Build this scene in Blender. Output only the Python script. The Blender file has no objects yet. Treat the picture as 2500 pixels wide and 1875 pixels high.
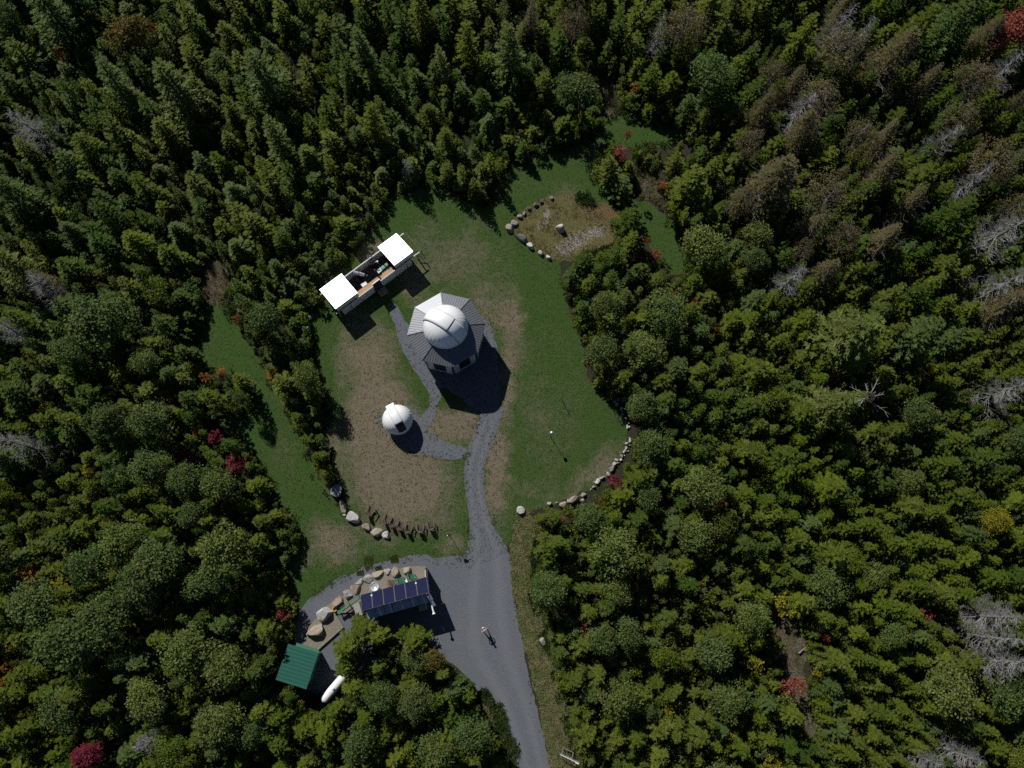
import bpy, bmesh, math, random
import numpy as np
from mathutils import Vector, Matrix, noise
from mathutils.geometry import tessellate_polygon
random.seed(7)
R_ = math.radians
sc = bpy.context.scene
col = sc.collection

# ---------------------------------------------------------------- camera, sky, sun, exposure
FOC, CAMH = 1902.0, 81.0
TILT = math.atan(463 / FOC)
cam_d = bpy.data.cameras.new('camera')
cam_d.angle = 2 * math.atan(1250 / FOC)
cam_d.clip_start = 1; cam_d.clip_end = 5000
cam = bpy.data.objects.new('camera', cam_d); col.objects.link(cam)
cam.location = (0, 0, CAMH); cam.rotation_euler = (TILT, 0, 0)
sc.camera = cam
SUN_EL, SUN_AZ = R_(41), R_(122.5)
w = bpy.data.worlds.new('World'); sc.world = w; w.use_nodes = True
nt = w.node_tree; bg = nt.nodes['Background']
sky = nt.nodes.new('ShaderNodeTexSky'); sky.sky_type = 'NISHITA'; sky.sun_disc = False
sky.sun_elevation = SUN_EL; sky.sun_rotation = math.pi / 2 - SUN_AZ
nt.links.new(sky.outputs[0], bg.inputs[0]); bg.inputs[1].default_value = 0.05
sky.air_density = .62; sky.dust_density = .2; sky.ozone_density = 2.0
sd = bpy.data.lights.new('sun', 'SUN'); sd.energy = 4.9; sd.angle = R_(0.5); sd.color = (1.0, 0.965, 0.90)
so = bpy.data.objects.new('sun', sd); col.objects.link(so)
SV = Vector((math.cos(SUN_EL) * math.cos(SUN_AZ), math.cos(SUN_EL) * math.sin(SUN_AZ), math.sin(SUN_EL)))
so.rotation_euler = SV.to_track_quat('Z', 'Y').to_euler(); so.location = (-40, 60, 90)
sc.view_settings.view_transform = 'Standard'; sc.view_settings.look = 'None'
sc.view_settings.gamma = 1; sc.view_settings.exposure = -0.14
sc.view_settings.use_curve_mapping = False
sc.render.engine = 'CYCLES'
sc.cycles.max_bounces = 5; sc.cycles.diffuse_bounces = 3; sc.cycles.glossy_bounces = 2
sc.cycles.transmission_bounces = 2; sc.cycles.transparent_max_bounces = 4
sc.cycles.use_denoising = False; sc.cycles.caustics_reflective = False; sc.cycles.caustics_refractive = False

def G(px, py, z=0.0):
    """photo pixel (2500 x 1875) -> the place at height z"""
    x = (px - 1250) / FOC; y = -(py - 937.5) / FOC
    yy = y * math.cos(TILT) + math.sin(TILT); zz = y * math.sin(TILT) - math.cos(TILT)
    t = (CAMH - z) / -zz
    return (x * t, yy * t)
def PX(X, Y, Z=0.0):
    z = Z - CAMH
    yc = Y * math.cos(TILT) + z * math.sin(TILT); zc = -Y * math.sin(TILT) + z * math.cos(TILT)
    return (1250 + FOC * X / -zc, 937.5 - FOC * yc / -zc)
K = 2500 / 2212
def VV(pts): return [(a * K, b * K) for a, b in pts]

# ---------------------------------------------------------------- helpers
def tag(o, label=None, cat=None, group=None, kind=None):
    if label: o['label'] = label
    if cat: o['category'] = cat
    if group: o['group'] = group
    if kind: o['kind'] = kind
    return o
def empty(name, loc, rz=0.0, label=None, cat=None, group=None):
    o = bpy.data.objects.new(name, None); col.objects.link(o)
    o.location = (loc[0], loc[1], loc[2] if len(loc) > 2 else 0); o.rotation_euler.z = rz
    o.empty_display_size = 0.3
    return tag(o, label, cat, group)
class MB:
    def __init__(s): s.v = []; s.f = []; s.mi = []; s.m = 0
    def add(s, vs, fs):
        b = len(s.v); s.v += [tuple(p) for p in vs]; s.f += [tuple(b + i for i in f) for f in fs]; s.mi += [s.m] * len(fs); return s
    def box(s, c, d, rz=0, mat=None):
        x, y, z = d[0] / 2, d[1] / 2, d[2] / 2
        M = mat or Matrix.Rotation(rz, 3, 'Z'); c = Vector(c)
        vs = [c + M @ Vector((sx * x, sy * y, sz * z)) for sz in (-1, 1) for sx, sy in ((-1, -1), (1, -1), (1, 1), (-1, 1))]
        return s.add(vs, [(3, 2, 1, 0), (4, 5, 6, 7), (0, 1, 5, 4), (1, 2, 6, 5), (2, 3, 7, 6), (3, 0, 4, 7)])
    def prism(s, poly, z0, z1):
        n = len(poly)
        zz0 = z0 if hasattr(z0, '__len__') else [z0] * n; zz1 = z1 if hasattr(z1, '__len__') else [z1] * n
        vs = [(p[0], p[1], zz0[i]) for i, p in enumerate(poly)] + [(p[0], p[1], zz1[i]) for i, p in enumerate(poly)]
        return s.add(vs, [tuple(range(n - 1, -1, -1)), tuple(range(n, 2 * n))] + [(i, (i + 1) % n, n + (i + 1) % n, n + i) for i in range(n)])
    def tube(s, path, r, n=8, cap=True):
        path = [Vector(p) for p in path]; rs = r if hasattr(r, '__len__') else [r] * len(path)
        vs = []; 
        for i, p in enumerate(path):
            d = (path[min(i + 1, len(path) - 1)] - path[max(i - 1, 0)]).normalized()
            a = d.cross(Vector((0, 0, 1)) if abs(d.z) < 0.9 else Vector((1, 0, 0))).normalized(); b = d.cross(a)
            vs += [p + rs[i] * (a * math.cos(2 * math.pi * k / n) + b * math.sin(2 * math.pi * k / n)) for k in range(n)]
        fs = [(i * n + k, i * n + (k + 1) % n, (i + 1) * n + (k + 1) % n, (i + 1) * n + k) for i in range(len(path) - 1) for k in range(n)]
        if cap: fs += [tuple(range(n - 1, -1, -1)), tuple(range((len(path) - 1) * n, len(path) * n))]
        return s.add(vs, fs)
    def lathe(s, prof, n=32, a0=0, a1=2 * math.pi, c=(0, 0, 0)):
        full = abs(a1 - a0 - 2 * math.pi) < 1e-6; m = n if full else n + 1
        vs = [(c[0] + r * math.cos(a0 + (a1 - a0) * k / n), c[1] + r * math.sin(a0 + (a1 - a0) * k / n), c[2] + z) for r, z in prof for k in range(m)]
        fs = []
        for i in range(len(prof) - 1):
            for k in range(n):
                k2 = (k + 1) % m
                fs.append((i * m + k, i * m + k2, (i + 1) * m + k2, (i + 1) * m + k))
        return s.add(vs, fs)
    def build(s, name, mat, parent=None, smooth=False, bevel=0.0):
        me = bpy.data.meshes.new(name); me.from_pydata(s.v, [], s.f); me.validate()
        mats = mat if isinstance(mat, (list, tuple)) else [mat]
        for m in mats: me.materials.append(m)
        if len(mats) > 1 and len(me.polygons) == len(s.mi): me.polygons.foreach_set('material_index', s.mi)
        bm = bmesh.new(); bm.from_mesh(me); bmesh.ops.recalc_face_normals(bm, faces=bm.faces); bm.to_mesh(me); bm.free()
        if smooth: me.polygons.foreach_set('use_smooth', [True] * len(me.polygons))
        o = bpy.data.objects.new(name, me); col.objects.link(o)
        if parent: o.parent = parent
        if bevel:
            b = o.modifiers.new('bevel', 'BEVEL'); b.width = bevel; b.segments = 2; b.limit_method = 'ANGLE'
        return o
def copy_tree(o, parent=None):
    c = o.copy(); col.objects.link(c); c.parent = parent
    for ch in o.children: copy_tree(ch, c)
    return c

# ---------------------------------------------------------------- materials
def newmat(name):
    m = bpy.data.materials.new(name); m.use_nodes = True
    return m, m.node_tree.nodes, m.node_tree.links, m.node_tree.nodes['Principled BSDF']
def N(nodes, t, **kw):
    n = nodes.new(t)
    for k, v in kw.items(): setattr(n, k, v)
    return n
def noise_tex(nodes, links, scale, detail=4, rough=0.6, vec=None):
    n = nodes.new('ShaderNodeTexNoise'); n.inputs['Scale'].default_value = scale
    n.inputs['Detail'].default_value = detail; n.inputs['Roughness'].default_value = rough
    if vec: links.new(vec, n.inputs['Vector'])
    return n
def ramp(nodes, links, src, stops):
    r = nodes.new('ShaderNodeValToRGB'); e = r.color_ramp.elements
    while len(e) < len(stops): e.new(0.5)
    for i, (p, c) in enumerate(stops): e[i].position = p; e[i].color = (*c, 1) if len(c) == 3 else c
    links.new(src, r.inputs[0]); return r
def mix(nodes, links, fac, a, b, mode='MIX'):
    m = nodes.new('ShaderNodeMix'); m.data_type = 'RGBA'; m.blend_type = mode
    for sck, v in ((m.inputs[0], fac), (m.inputs[6], a), (m.inputs[7], b)):
        if isinstance(v, (int, float)): sck.default_value = v
        elif isinstance(v, tuple): sck.default_value = (*v, 1)
        else: links.new(v, sck)
    return m.outputs[2]
def simple(name, c, rough=0.6, metal=0.0, var=0.12, scale=3.0, bump=0.0, spec=0.5, bscale=30):
    m, n, l, p = newmat(name)
    tc = N(n, 'ShaderNodeTexCoord'); t = noise_tex(n, l, scale, 5, 0.6, tc.outputs['Object'])
    r = ramp(n, l, t.outputs[0], [(0.3, tuple(x * (1 - var) for x in c)), (0.7, tuple(min(1, x * (1 + var)) for x in c))])
    l.new(r.outputs[0], p.inputs['Base Color']); p.inputs['Roughness'].default_value = rough
    p.inputs['Metallic'].default_value = metal; p.inputs['Specular IOR Level'].default_value = spec
    if bump:
        t2 = noise_tex(n, l, bscale, 4, 0.6, tc.outputs['Object']); b = N(n, 'ShaderNodeBump'); b.inputs['Strength'].default_value = bump
        b.inputs['Distance'].default_value = 0.02; l.new(t2.outputs[0], b.inputs['Height']); l.new(b.outputs[0], p.inputs['Normal'])
    return m
def blobs(n, l, pos, lst):
    """sum of soft patches on the ground: (px,py,rx,ry,rot deg,weight) in photo pixels"""
    out = None
    for px, py, rx, ry, rot, wt in lst:
        x, y = G(px, py); s = 1 / 22.5
        mp = N(n, 'ShaderNodeMapping', vector_type='TEXTURE')
        mp.inputs['Location'].default_value = (x, y, 0); mp.inputs['Rotation'].default_value = (0, 0, R_(rot)); mp.inputs['Scale'].default_value = (rx * s, ry * s, 50)
        l.new(pos, mp.inputs['Vector'])
        g = N(n, 'ShaderNodeTexGradient', gradient_type='SPHERICAL'); l.new(mp.outputs[0], g.inputs[0])
        mu = N(n, 'ShaderNodeMath', operation='MULTIPLY'); l.new(g.outputs['Fac'], mu.inputs[0]); mu.inputs[1].default_value = wt
        if out is None: out = mu.outputs[0]
        else:
            ad = N(n, 'ShaderNodeMath', operation='ADD'); l.new(out, ad.inputs[0]); l.new(mu.outputs[0], ad.inputs[1]); out = ad.outputs[0]
    return out
def warp(n, l, amt, scale):
    g = N(n, 'ShaderNodeNewGeometry'); t = noise_tex(n, l, scale, 3, 0.6, g.outputs['Position'])
    sb = N(n, 'ShaderNodeVectorMath', operation='SUBTRACT'); l.new(t.outputs['Color'], sb.inputs[0]); sb.inputs[1].default_value = (.5, .5, .5)
    ms = N(n, 'ShaderNodeVectorMath', operation='SCALE'); l.new(sb.outputs[0], ms.inputs[0]); ms.inputs['Scale'].default_value = amt
    ad = N(n, 'ShaderNodeVectorMath', operation='ADD'); l.new(g.outputs['Position'], ad.inputs[0]); l.new(ms.outputs[0], ad.inputs[1])
    return g.outputs['Position'], ad.outputs[0]
def bumpn(n, l, p, h, strength, dist):
    b = N(n, 'ShaderNodeBump'); b.inputs['Strength'].default_value = strength; b.inputs['Distance'].default_value = dist
    l.new(h, b.inputs['Height']); l.new(b.outputs[0], p.inputs['Normal'])
def math2(n, l, op, a, b, clamp=False):
    m = N(n, 'ShaderNodeMath', operation=op); m.use_clamp = clamp
    for i, v in enumerate((a, b)):
        if isinstance(v, (int, float)): m.inputs[i].default_value = v
        else: l.new(v, m.inputs[i])
    return m.outputs[0]

# lawn: green turf thinning to dry earth in the worn places
def lawn_material():
    m, n, l, p = newmat('lawn_turf'); pos, wp = warp(n, l, 4.2, 0.45)
    dry = blobs(n, l, wp, [(905, 890, 105, 190, 18, 1.9), (950, 1120, 190, 150, 0, 1.9), (1000, 1220, 170, 110, 0, 1.5), (1125, 1040, 95, 75, 0, 1.9),
        (1232, 960, 38, 330, -6, 1.25), (1205, 1170, 50, 170, 6, 1.5), (1185, 740, 110, 60, -30, .8), (1100, 620, 190, 130, 0, .95), (1230, 780, 85, 190, 0, .7), (850, 1330, 150, 60, 15, .95),
        (800, 1310, 80, 70, 0, 1.0), (1400, 480, 120, 50, -25, .8), (1150, 470, 160, 40, 10, .6), (920, 1020, 150, 90, 0, 1.4), (1330, 1020, 130, 260, 0, .55), (1445, 1160, 170, 45, 40, 1.2),
        (1440, 820, 30, 120, 5, .9), (710, 1130, 60, 120, 0, .3), (1010, 700, 60, 110, 20, 1.0), (1290, 1200, 60, 40, 0, .6), (900, 610, 60, 25, 35, 1.3), (690, 1390, 60, 60, 0, .6), (1110, 1330, 60, 40, 0, 1.2)])
    big = noise_tex(n, l, 0.35, 4, 0.6, pos); mid = noise_tex(n, l, 1.6, 6, 0.7, pos); fine = noise_tex(n, l, 7.5, 5, 0.75, pos); vfine = noise_tex(n, l, 22, 3, 0.7, pos)
    a = math2(n, l, 'ADD', dry, math2(n, l, 'MULTIPLY', math2(n, l, 'SUBTRACT', mid.outputs[0], .5), 1.1))
    a = math2(n, l, 'ADD', a, math2(n, l, 'MULTIPLY', math2(n, l, 'SUBTRACT', fine.outputs[0], .5), 3.0))
    a = math2(n, l, 'ADD', a, math2(n, l, 'MULTIPLY', math2(n, l, 'SUBTRACT', big.outputs[0], .48), 1.3))
    f = N(n, 'ShaderNodeMapRange'); f.inputs['From Min'].default_value = .22; f.inputs['From Max'].default_value = 1.35; l.new(a, f.inputs[0])
    green = ramp(n, l, fine.outputs[0], [(.25, (.024, .056, .011)), (.5, (.050, .100, .022)), (.78, (.095, .148, .044))])
    green2 = mix(n, l, ramp(n, l, big.outputs[0], [(.4, (0, 0, 0)), (.65, (1, 1, 1))]).outputs[0], green.outputs[0], (.050, .086, .024))
    green2 = mix(n, l, .45, green.outputs[0], green2)
    earth = ramp(n, l, math2(n, l, 'ADD', math2(n, l, 'MULTIPLY', vfine.outputs[0], .55), math2(n, l, 'MULTIPLY', mid.outputs[0], .45)), [(.25, (.11, .092, .058)), (.48, (.19, .158, .112)), (.75, (.27, .228, .172))])
    l.new(mix(n, l, f.outputs[0], green2, earth.outputs[0]), p.inputs['Base Color'])
    p.inputs['Roughness'].default_value = .95; p.inputs['Specular IOR Level'].default_value = .1
    bumpn(n, l, p, math2(n, l, 'ADD', fine.outputs[0], vfine.outputs[0]), .8, .12)
    return m
def gravel_material(name='crushed_stone', c=(.130, .140, .165), tan=0.25):
    m, n, l, p = newmat(name); pos, wp = warp(n, l, 1.0, 0.6)
    t1 = noise_tex(n, l, .5, 4, .6, pos); t2 = noise_tex(n, l, 9, 5, .8, pos); v = N(n, 'ShaderNodeTexVoronoi'); v.inputs['Scale'].default_value = 16; l.new(pos, v.inputs['Vector'])
    r = ramp(n, l, t2.outputs[0], [(.3, tuple(x * .68 for x in c)), (.55, c), (.8, tuple(x * 1.5 for x in c))])
    r2 = mix(n, l, .15, r.outputs[0], v.outputs['Color'], 'SOFT_LIGHT')
    r3 = mix(n, l, ramp(n, l, t1.outputs[0], [(.45, (0, 0, 0)), (.75, (tan, tan, tan))]).outputs[0], r2, (c[0] * 1.35, c[1] * 1.15, c[2] * .9))
    l.new(r3, p.inputs['Base Color']); p.inputs['Roughness'].default_value = .9; p.inputs['Specular IOR Level'].default_value = .2
    bumpn(n, l, p, math2(n, l, 'ADD', t2.outputs[0], v.outputs['Distance']), .6, .05)
    return m
def road_material():
    """gravel with two paler, packed wheel tracks along the drive"""
    m = gravel_material('drive_gravel'); n, l = m.node_tree.nodes, m.node_tree.links; p = n['Principled BSDF']
    src = p.inputs['Base Color'].links[0].from_socket
    at = N(n, 'ShaderNodeAttribute', attribute_name='across'); g = N(n, 'ShaderNodeNewGeometry')
    t = noise_tex(n, l, .8, 4, .6, g.outputs['Position'])
    a = math2(n, l, 'ADD', at.outputs['Fac'], math2(n, l, 'MULTIPLY', math2(n, l, 'SUBTRACT', t.outputs[0], .5), .18))
    d = math2(n, l, 'ABSOLUTE', math2(n, l, 'SUBTRACT', math2(n, l, 'ABSOLUTE', a, 0), .45), 0)
    f = N(n, 'ShaderNodeMapRange'); f.inputs['From Min'].default_value = .3; f.inputs['From Max'].default_value = .05; f.inputs['To Max'].default_value = .34; l.new(d, f.inputs[0])
    l.new(mix(n, l, f.outputs[0], src, (.185, .19, .21)), p.inputs['Base Color'])
    return m
def floor_material():
    m, n, l, p = newmat('forest_floor_soil'); pos, wp = warp(n, l, 1, .6)
    a = noise_tex(n, l, .8, 6, .7, pos); b = noise_tex(n, l, 6, 5, .75, pos)
    r = ramp(n, l, b.outputs[0], [(.3, (.018, .014, .009)), (.55, (.05, .038, .024)), (.75, (.11, .09, .065))])
    g = ramp(n, l, b.outputs[0], [(.3, (.012, .022, .006)), (.7, (.04, .055, .014))])
    l.new(mix(n, l, ramp(n, l, a.outputs[0], [(.45, (0, 0, 0)), (.6, (1, 1, 1))]).outputs[0], r.outputs[0], g.outputs[0]), p.inputs['Base Color'])
    p.inputs['Roughness'].default_value = 1; bumpn(n, l, p, b.outputs[0], 1, .3); return m
def litter_material(name, c1, c2, c3, sc1=5):
    """brush, dry grass and fallen twigs"""
    m, n, l, p = newmat(name); pos, wp = warp(n, l, 1.2, 1.5)
    mp = N(n, 'ShaderNodeMapping'); mp.inputs['Scale'].default_value = (1, 3.2, 1); mp.inputs['Rotation'].default_value = (0, 0, .5); l.new(wp, mp.inputs['Vector'])
    a = noise_tex(n, l, sc1, 6, .8, mp.outputs[0]); b = noise_tex(n, l, .9, 5, .65, pos)
    r = ramp(n, l, a.outputs[0], [(.3, c1), (.5, c2), (.68, c3)])
    r2 = ramp(n, l, a.outputs[0], [(.3, tuple(x * .6 for x in c1)), (.55, (c1[0] * 1.3, c1[1] * 1.7, c1[2])), (.75, c2)])
    l.new(mix(n, l, ramp(n, l, b.outputs[0], [(.42, (0, 0, 0)), (.6, (1, 1, 1))]).outputs[0], r.outputs[0], r2.outputs[0]), p.inputs['Base Color'])
    p.inputs['Roughness'].default_value = .95; bumpn(n, l, p, a.outputs[0], 1, .2); return m
def leafmat(name, lo, hi, alt, altf=.35, trans=.28, drift=.45):
    m = bpy.data.materials.new(name); m.use_nodes = True; n, l = m.node_tree.nodes, m.node_tree.links; n.clear()
    out = N(n, 'ShaderNodeOutputMaterial'); oi = N(n, 'ShaderNodeObjectInfo'); tc = N(n, 'ShaderNodeTexCoord'); g = N(n, 'ShaderNodeNewGeometry')
    base = ramp(n, l, oi.outputs['Random'], [(0, lo), (1, hi)])
    t = noise_tex(n, l, 1.1, 3, .6, g.outputs['Position'])
    f = ramp(n, l, t.outputs[0], [(.42, (0, 0, 0)), (.68, (altf, altf, altf))])
    t2 = noise_tex(n, l, .16, 3, .6, g.outputs['Position']); f2 = ramp(n, l, t2.outputs[0], [(.40, (0, 0, 0)), (.66, (drift, drift, drift))])
    c = mix(n, l, f.outputs[0], base.outputs[0], alt); c = mix(n, l, f2.outputs[0], c, (.125, .122, .042))
    at = N(n, 'ShaderNodeAttribute', attribute_name='tint')
    rr = ramp(n, l, at.outputs['Fac'], [(0, (.68, .72, .7)), (1, (1.3, 1.27, 1.3))])
    c2 = mix(n, l, 1.0, c, rr.outputs[0], 'MULTIPLY')
    d = N(n, 'ShaderNodeBsdfDiffuse'); tr = N(n, 'ShaderNodeBsdfTranslucent'); l.new(c2, d.inputs[0]); l.new(c2, tr.inputs[0])
    gl = N(n, 'ShaderNodeBsdfGlossy'); gl.inputs['Roughness'].default_value = .45; gl.inputs['Color'].default_value = (.8, .85, .9, 1)
    ms = N(n, 'ShaderNodeMixShader'); ms.inputs[0].default_value = trans; l.new(d.outputs[0], ms.inputs[1]); l.new(tr.outputs[0], ms.inputs[2])
    m2 = N(n, 'ShaderNodeMixShader'); m2.inputs[0].default_value = .006; l.new(ms.outputs[0], m2.inputs[1]); l.new(gl.outputs[0], m2.inputs[2])
    l.new(m2.outputs[0], out.inputs[0]); return m

def bed_material():
    m, n, l, p = newmat('bed_litter'); pos, wp = warp(n, l, 1.5, 1.2)
    a = noise_tex(n, l, .75, 4, .6, wp); b = noise_tex(n, l, 5.5, 6, .8, pos); v = N(n, 'ShaderNodeTexVoronoi', feature='DISTANCE_TO_EDGE'); v.inputs['Scale'].default_value = 9; l.new(wp, v.inputs['Vector'])
    twig = ramp(n, l, b.outputs[0], [(.35, (.07, .055, .045)), (.5, (.22, .19, .17)), (.62, (.48, .45, .43))])
    dry = ramp(n, l, b.outputs[0], [(.3, (.035, .05, .012)), (.5, (.12, .105, .034)), (.72, (.23, .18, .08))])
    br = ramp(n, l, b.outputs[0], [(.3, (.04, .025, .012)), (.5, (.14, .085, .035)), (.75, (.24, .16, .08))])
    f = math2(n, l, 'ADD', blobs(n, l, wp, [(1480, 515, 95, 70, 0, 1.0)]), math2(n, l, 'MULTIPLY', math2(n, l, 'SUBTRACT', a.outputs[0], .5), .8), True)
    d2 = mix(n, l, math2(n, l, 'MINIMUM', f, 1.0), dry.outputs[0], br.outputs[0])
    tw = math2(n, l, 'ADD', blobs(n, l, wp, [(1405, 590, 60, 32, 30, .9), (1460, 565, 36, 30, 0, .7), (1335, 525, 14, 36, 0, .8), (1370, 610, 24, 18, 0, .8), (1318, 550, 14, 20, 20, .6)]), math2(n, l, 'MULTIPLY', math2(n, l, 'SUBTRACT', b.outputs[0], .5), 2.2))
    mr = N(n, 'ShaderNodeMapRange'); mr.inputs['From Min'].default_value = .25; mr.inputs['From Max'].default_value = .6; l.new(tw, mr.inputs[0])
    l.new(mix(n, l, mr.outputs[0], d2, twig.outputs[0]), p.inputs['Base Color']); p.inputs['Roughness'].default_value = .95; bumpn(n, l, p, b.outputs[0], 1, .15); return m

M = {}
M['lawn'] = lawn_material(); M['gravel'] = gravel_material(); M['road'] = road_material(); M['floor'] = floor_material()
M['pea'] = gravel_material('pea_stone', (.235, .21, .17), .3)
M['bed'] = bed_material()
M['verge'] = litter_material('dry_verge', (.075, .090, .028), (.17, .155, .075), (.27, .225, .14))
M['brush'] = litter_material('brush_litter', (.06, .045, .03), (.15, .115, .085), (.36, .32, .28))
M['white'] = simple('white_paint', (.80, .81, .80), .45, 0, .04, 2)
M['gelcoat'] = simple('white_fibreglass', (.86, .87, .88), .32, 0, .04, 1.5)
M['roofwhite'] = simple('white_metal_roofing', (.86, .86, .85), .38, .15, .03, 1.5)
M['greymetal'] = simple('grey_standing_seam', (.185, .192, .215), .5, .6, .06, 1.2)
M['wallwhite'] = simple('pale_wall_cladding', (.60, .61, .62), .6, 0, .06, 2)
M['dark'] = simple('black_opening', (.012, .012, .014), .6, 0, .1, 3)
M['black'] = simple('black_plastic', (.02, .02, .022), .35, 0, .2, 5)
M['door'] = simple('dark_door_paint', (.03, .03, .04), .4, 0, .15, 3)
M['ply'] = simple('plywood', (.42, .25, .12), .6, 0, .12, 4)
M['redwood'] = simple('red_brown_floor', (.11, .075, .07), .7, 0, .3, 3, .2)
M['steel'] = simple('bare_steel', (.66, .68, .72), .35, .3, .06, 5)
M['galv'] = simple('galvanised_tube', (.38, .39, .40), .4, .5, .1, 5)
M['paper'] = simple('white_paper', (.8, .8, .78), .7, 0, .03, 4)
M['mint'] = simple('mint_green_case', (.08, .36, .22), .45, 0, .06, 4)
M['brownp'] = simple('brown_chair_plastic', (.115, .082, .066), .55, 0, .12, 6)
M['greenp'] = simple('green_chair_plastic', (.018, .155, .095), .45, 0, .1, 6)
M['greenroof'] = simple('green_metal_roofing', (.008, .095, .066), .5, .0, .08, 1.5)
M['greenwood'] = simple('green_painted_wood', (.05, .16, .10), .6, 0, .15, 5, .2)
M['bluemetal'] = simple('galvanised_roof_sheet', (.46, .50, .56), .35, .7, .18, 2)
M['wood'] = simple('weathered_wood', (.22, .19, .15), .8, 0, .25, 4, .4)
M['yellow'] = simple('yellow_rubber', (.62, .36, .03), .5, 0, .1, 5)
M['bluetarp'] = simple('pale_blue_tarp', (.22, .33, .46), .5, 0, .1, 2)
M['barrel'] = simple('blue_barrel', (.05, .10, .22), .4, 0, .1, 4)
M['concrete'] = simple('grey_concrete', (.3, .29, .28), .85, 0, .15, 3, .3)
M['bark'] = simple('conifer_bark', (.075, .06, .045), .95, 0, .3, 5, .6)
M['greybark'] = simple('grey_bark', (.125, .118, .11), .9, 0, .3, 4, .5)
M['deadwood'] = simple('silver_deadwood', (.205, .20, .20), .85, 0, .2, 4, .4)
M['grass_blade'] = leafmat('grass_blade', (.03, .06, .014), (.05, .085, .02), (.10, .10, .04), .5)
M['straw'] = leafmat('straw_blade', (.19, .165, .07), (.25, .215, .11), (.085, .115, .028), .85)
def pv_material():
    m, n, l, p = newmat('solar_cells'); tc = N(n, 'ShaderNodeTexCoord')
    b = N(n, 'ShaderNodeTexBrick'); b.offset = 0; b.inputs['Scale'].default_value = 1; b.inputs['Brick Width'].default_value = .16; b.inputs['Row Height'].default_value = .16
    b.inputs['Mortar Size'].default_value = .004; b.inputs['Color1'].default_value = (.009, .011, .040, 1); b.inputs['Color2'].default_value = (.011, .013, .048, 1); b.inputs['Mortar'].default_value = (.02, .02, .05, 1)
    l.new(tc.outputs['Object'], b.inputs[0]); l.new(b.outputs[0], p.inputs['Base Color']); p.inputs['Roughness'].default_value = .2; p.inputs['Specular IOR Level'].default_value = .4
    return m
M['pv'] = pv_material()
def rockmat(name, c, c2, spot=.5):
    m, n, l, p = newmat(name); tc = N(n, 'ShaderNodeTexCoord'); oi = N(n, 'ShaderNodeObjectInfo')
    ad = N(n, 'ShaderNodeVectorMath', operation='ADD'); l.new(tc.outputs['Object'], ad.inputs[0]); l.new(oi.outputs['Location'], ad.inputs[1])
    a = noise_tex(n, l, 2.2, 6, .7, ad.outputs[0]); b = noise_tex(n, l, 14, 5, .75, ad.outputs[0])
    r = ramp(n, l, a.outputs[0], [(.38, c), (.62, c2)]); r2 = ramp(n, l, b.outputs[0], [(.3, (.55, .55, .55)), (.6, (1.1, 1.1, 1.1))])
    l.new(mix(n, l, 1.0, r.outputs[0], r2.outputs[0], 'MULTIPLY'), p.inputs['Base Color']); p.inputs['Roughness'].default_value = .85; p.inputs['Specular IOR Level'].default_value = .2
    bumpn(n, l, p, math2(n, l, 'ADD', a.outputs[0], b.outputs[0]), .9, .05); return m
RM = {'tan': rockmat('tan_granite', (.42, .36, .29), (.32, .27, .22)), 'grey': rockmat('grey_granite', (.30, .29, .28), (.42, .41, .40)),
      'white': rockmat('pale_granite', (.62, .61, .59), (.44, .42, .41)), 'blue': rockmat('blue_grey_stone', (.17, .19, .23), (.30, .31, .34)), 'brown': rockmat('brown_stone', (.24, .17, .12), (.36, .31, .26)),
      'dark': rockmat('dark_lichened_stone', (.10, .10, .10), (.22, .22, .21))}
LM = {'olive': leafmat('olive_needles', (0.080, 0.130, 0.013), (0.136, 0.178, 0.020), (0.176, 0.183, 0.025)),
      'dark': leafmat('dark_green_needles', (0.044, 0.093, 0.014), (0.077, 0.133, 0.019), (0.125, 0.151, 0.020)),
      'blue': leafmat('blue_green_foliage', (0.072, 0.128, 0.036), (0.109, 0.166, 0.049), (0.133, 0.167, 0.033)),
      'pale': leafmat('pale_green_foliage', (0.109, 0.160, 0.039), (0.152, 0.195, 0.049), (0.186, 0.187, 0.042)),
      'brown': leafmat('grey_brown_foliage', (0.141, 0.120, 0.060), (0.198, 0.153, 0.082), (0.123, 0.135, 0.043), .7),
      'red': leafmat('red_leaves', (0.272, 0.070, 0.055), (0.323, 0.090, 0.060), (0.187, 0.080, 0.030), drift=0),
      'crimson': leafmat('crimson_leaves', (0.192, 0.024, 0.050), (0.240, 0.039, 0.060), (0.128, 0.033, 0.030), drift=0),
      'orange': leafmat('orange_leaves', (0.374, 0.154, 0.044), (0.418, 0.187, 0.044), (0.242, 0.165, 0.033), drift=0),
      'yellow': leafmat('yellow_leaves', (0.232, 0.218, 0.022), (0.286, 0.248, 0.024), (0.161, 0.188, 0.022), drift=0),
      'rust': leafmat('rust_green_foliage', (0.156, 0.098, 0.024), (0.192, 0.130, 0.030), (0.084, 0.104, 0.024), .8)}

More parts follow.
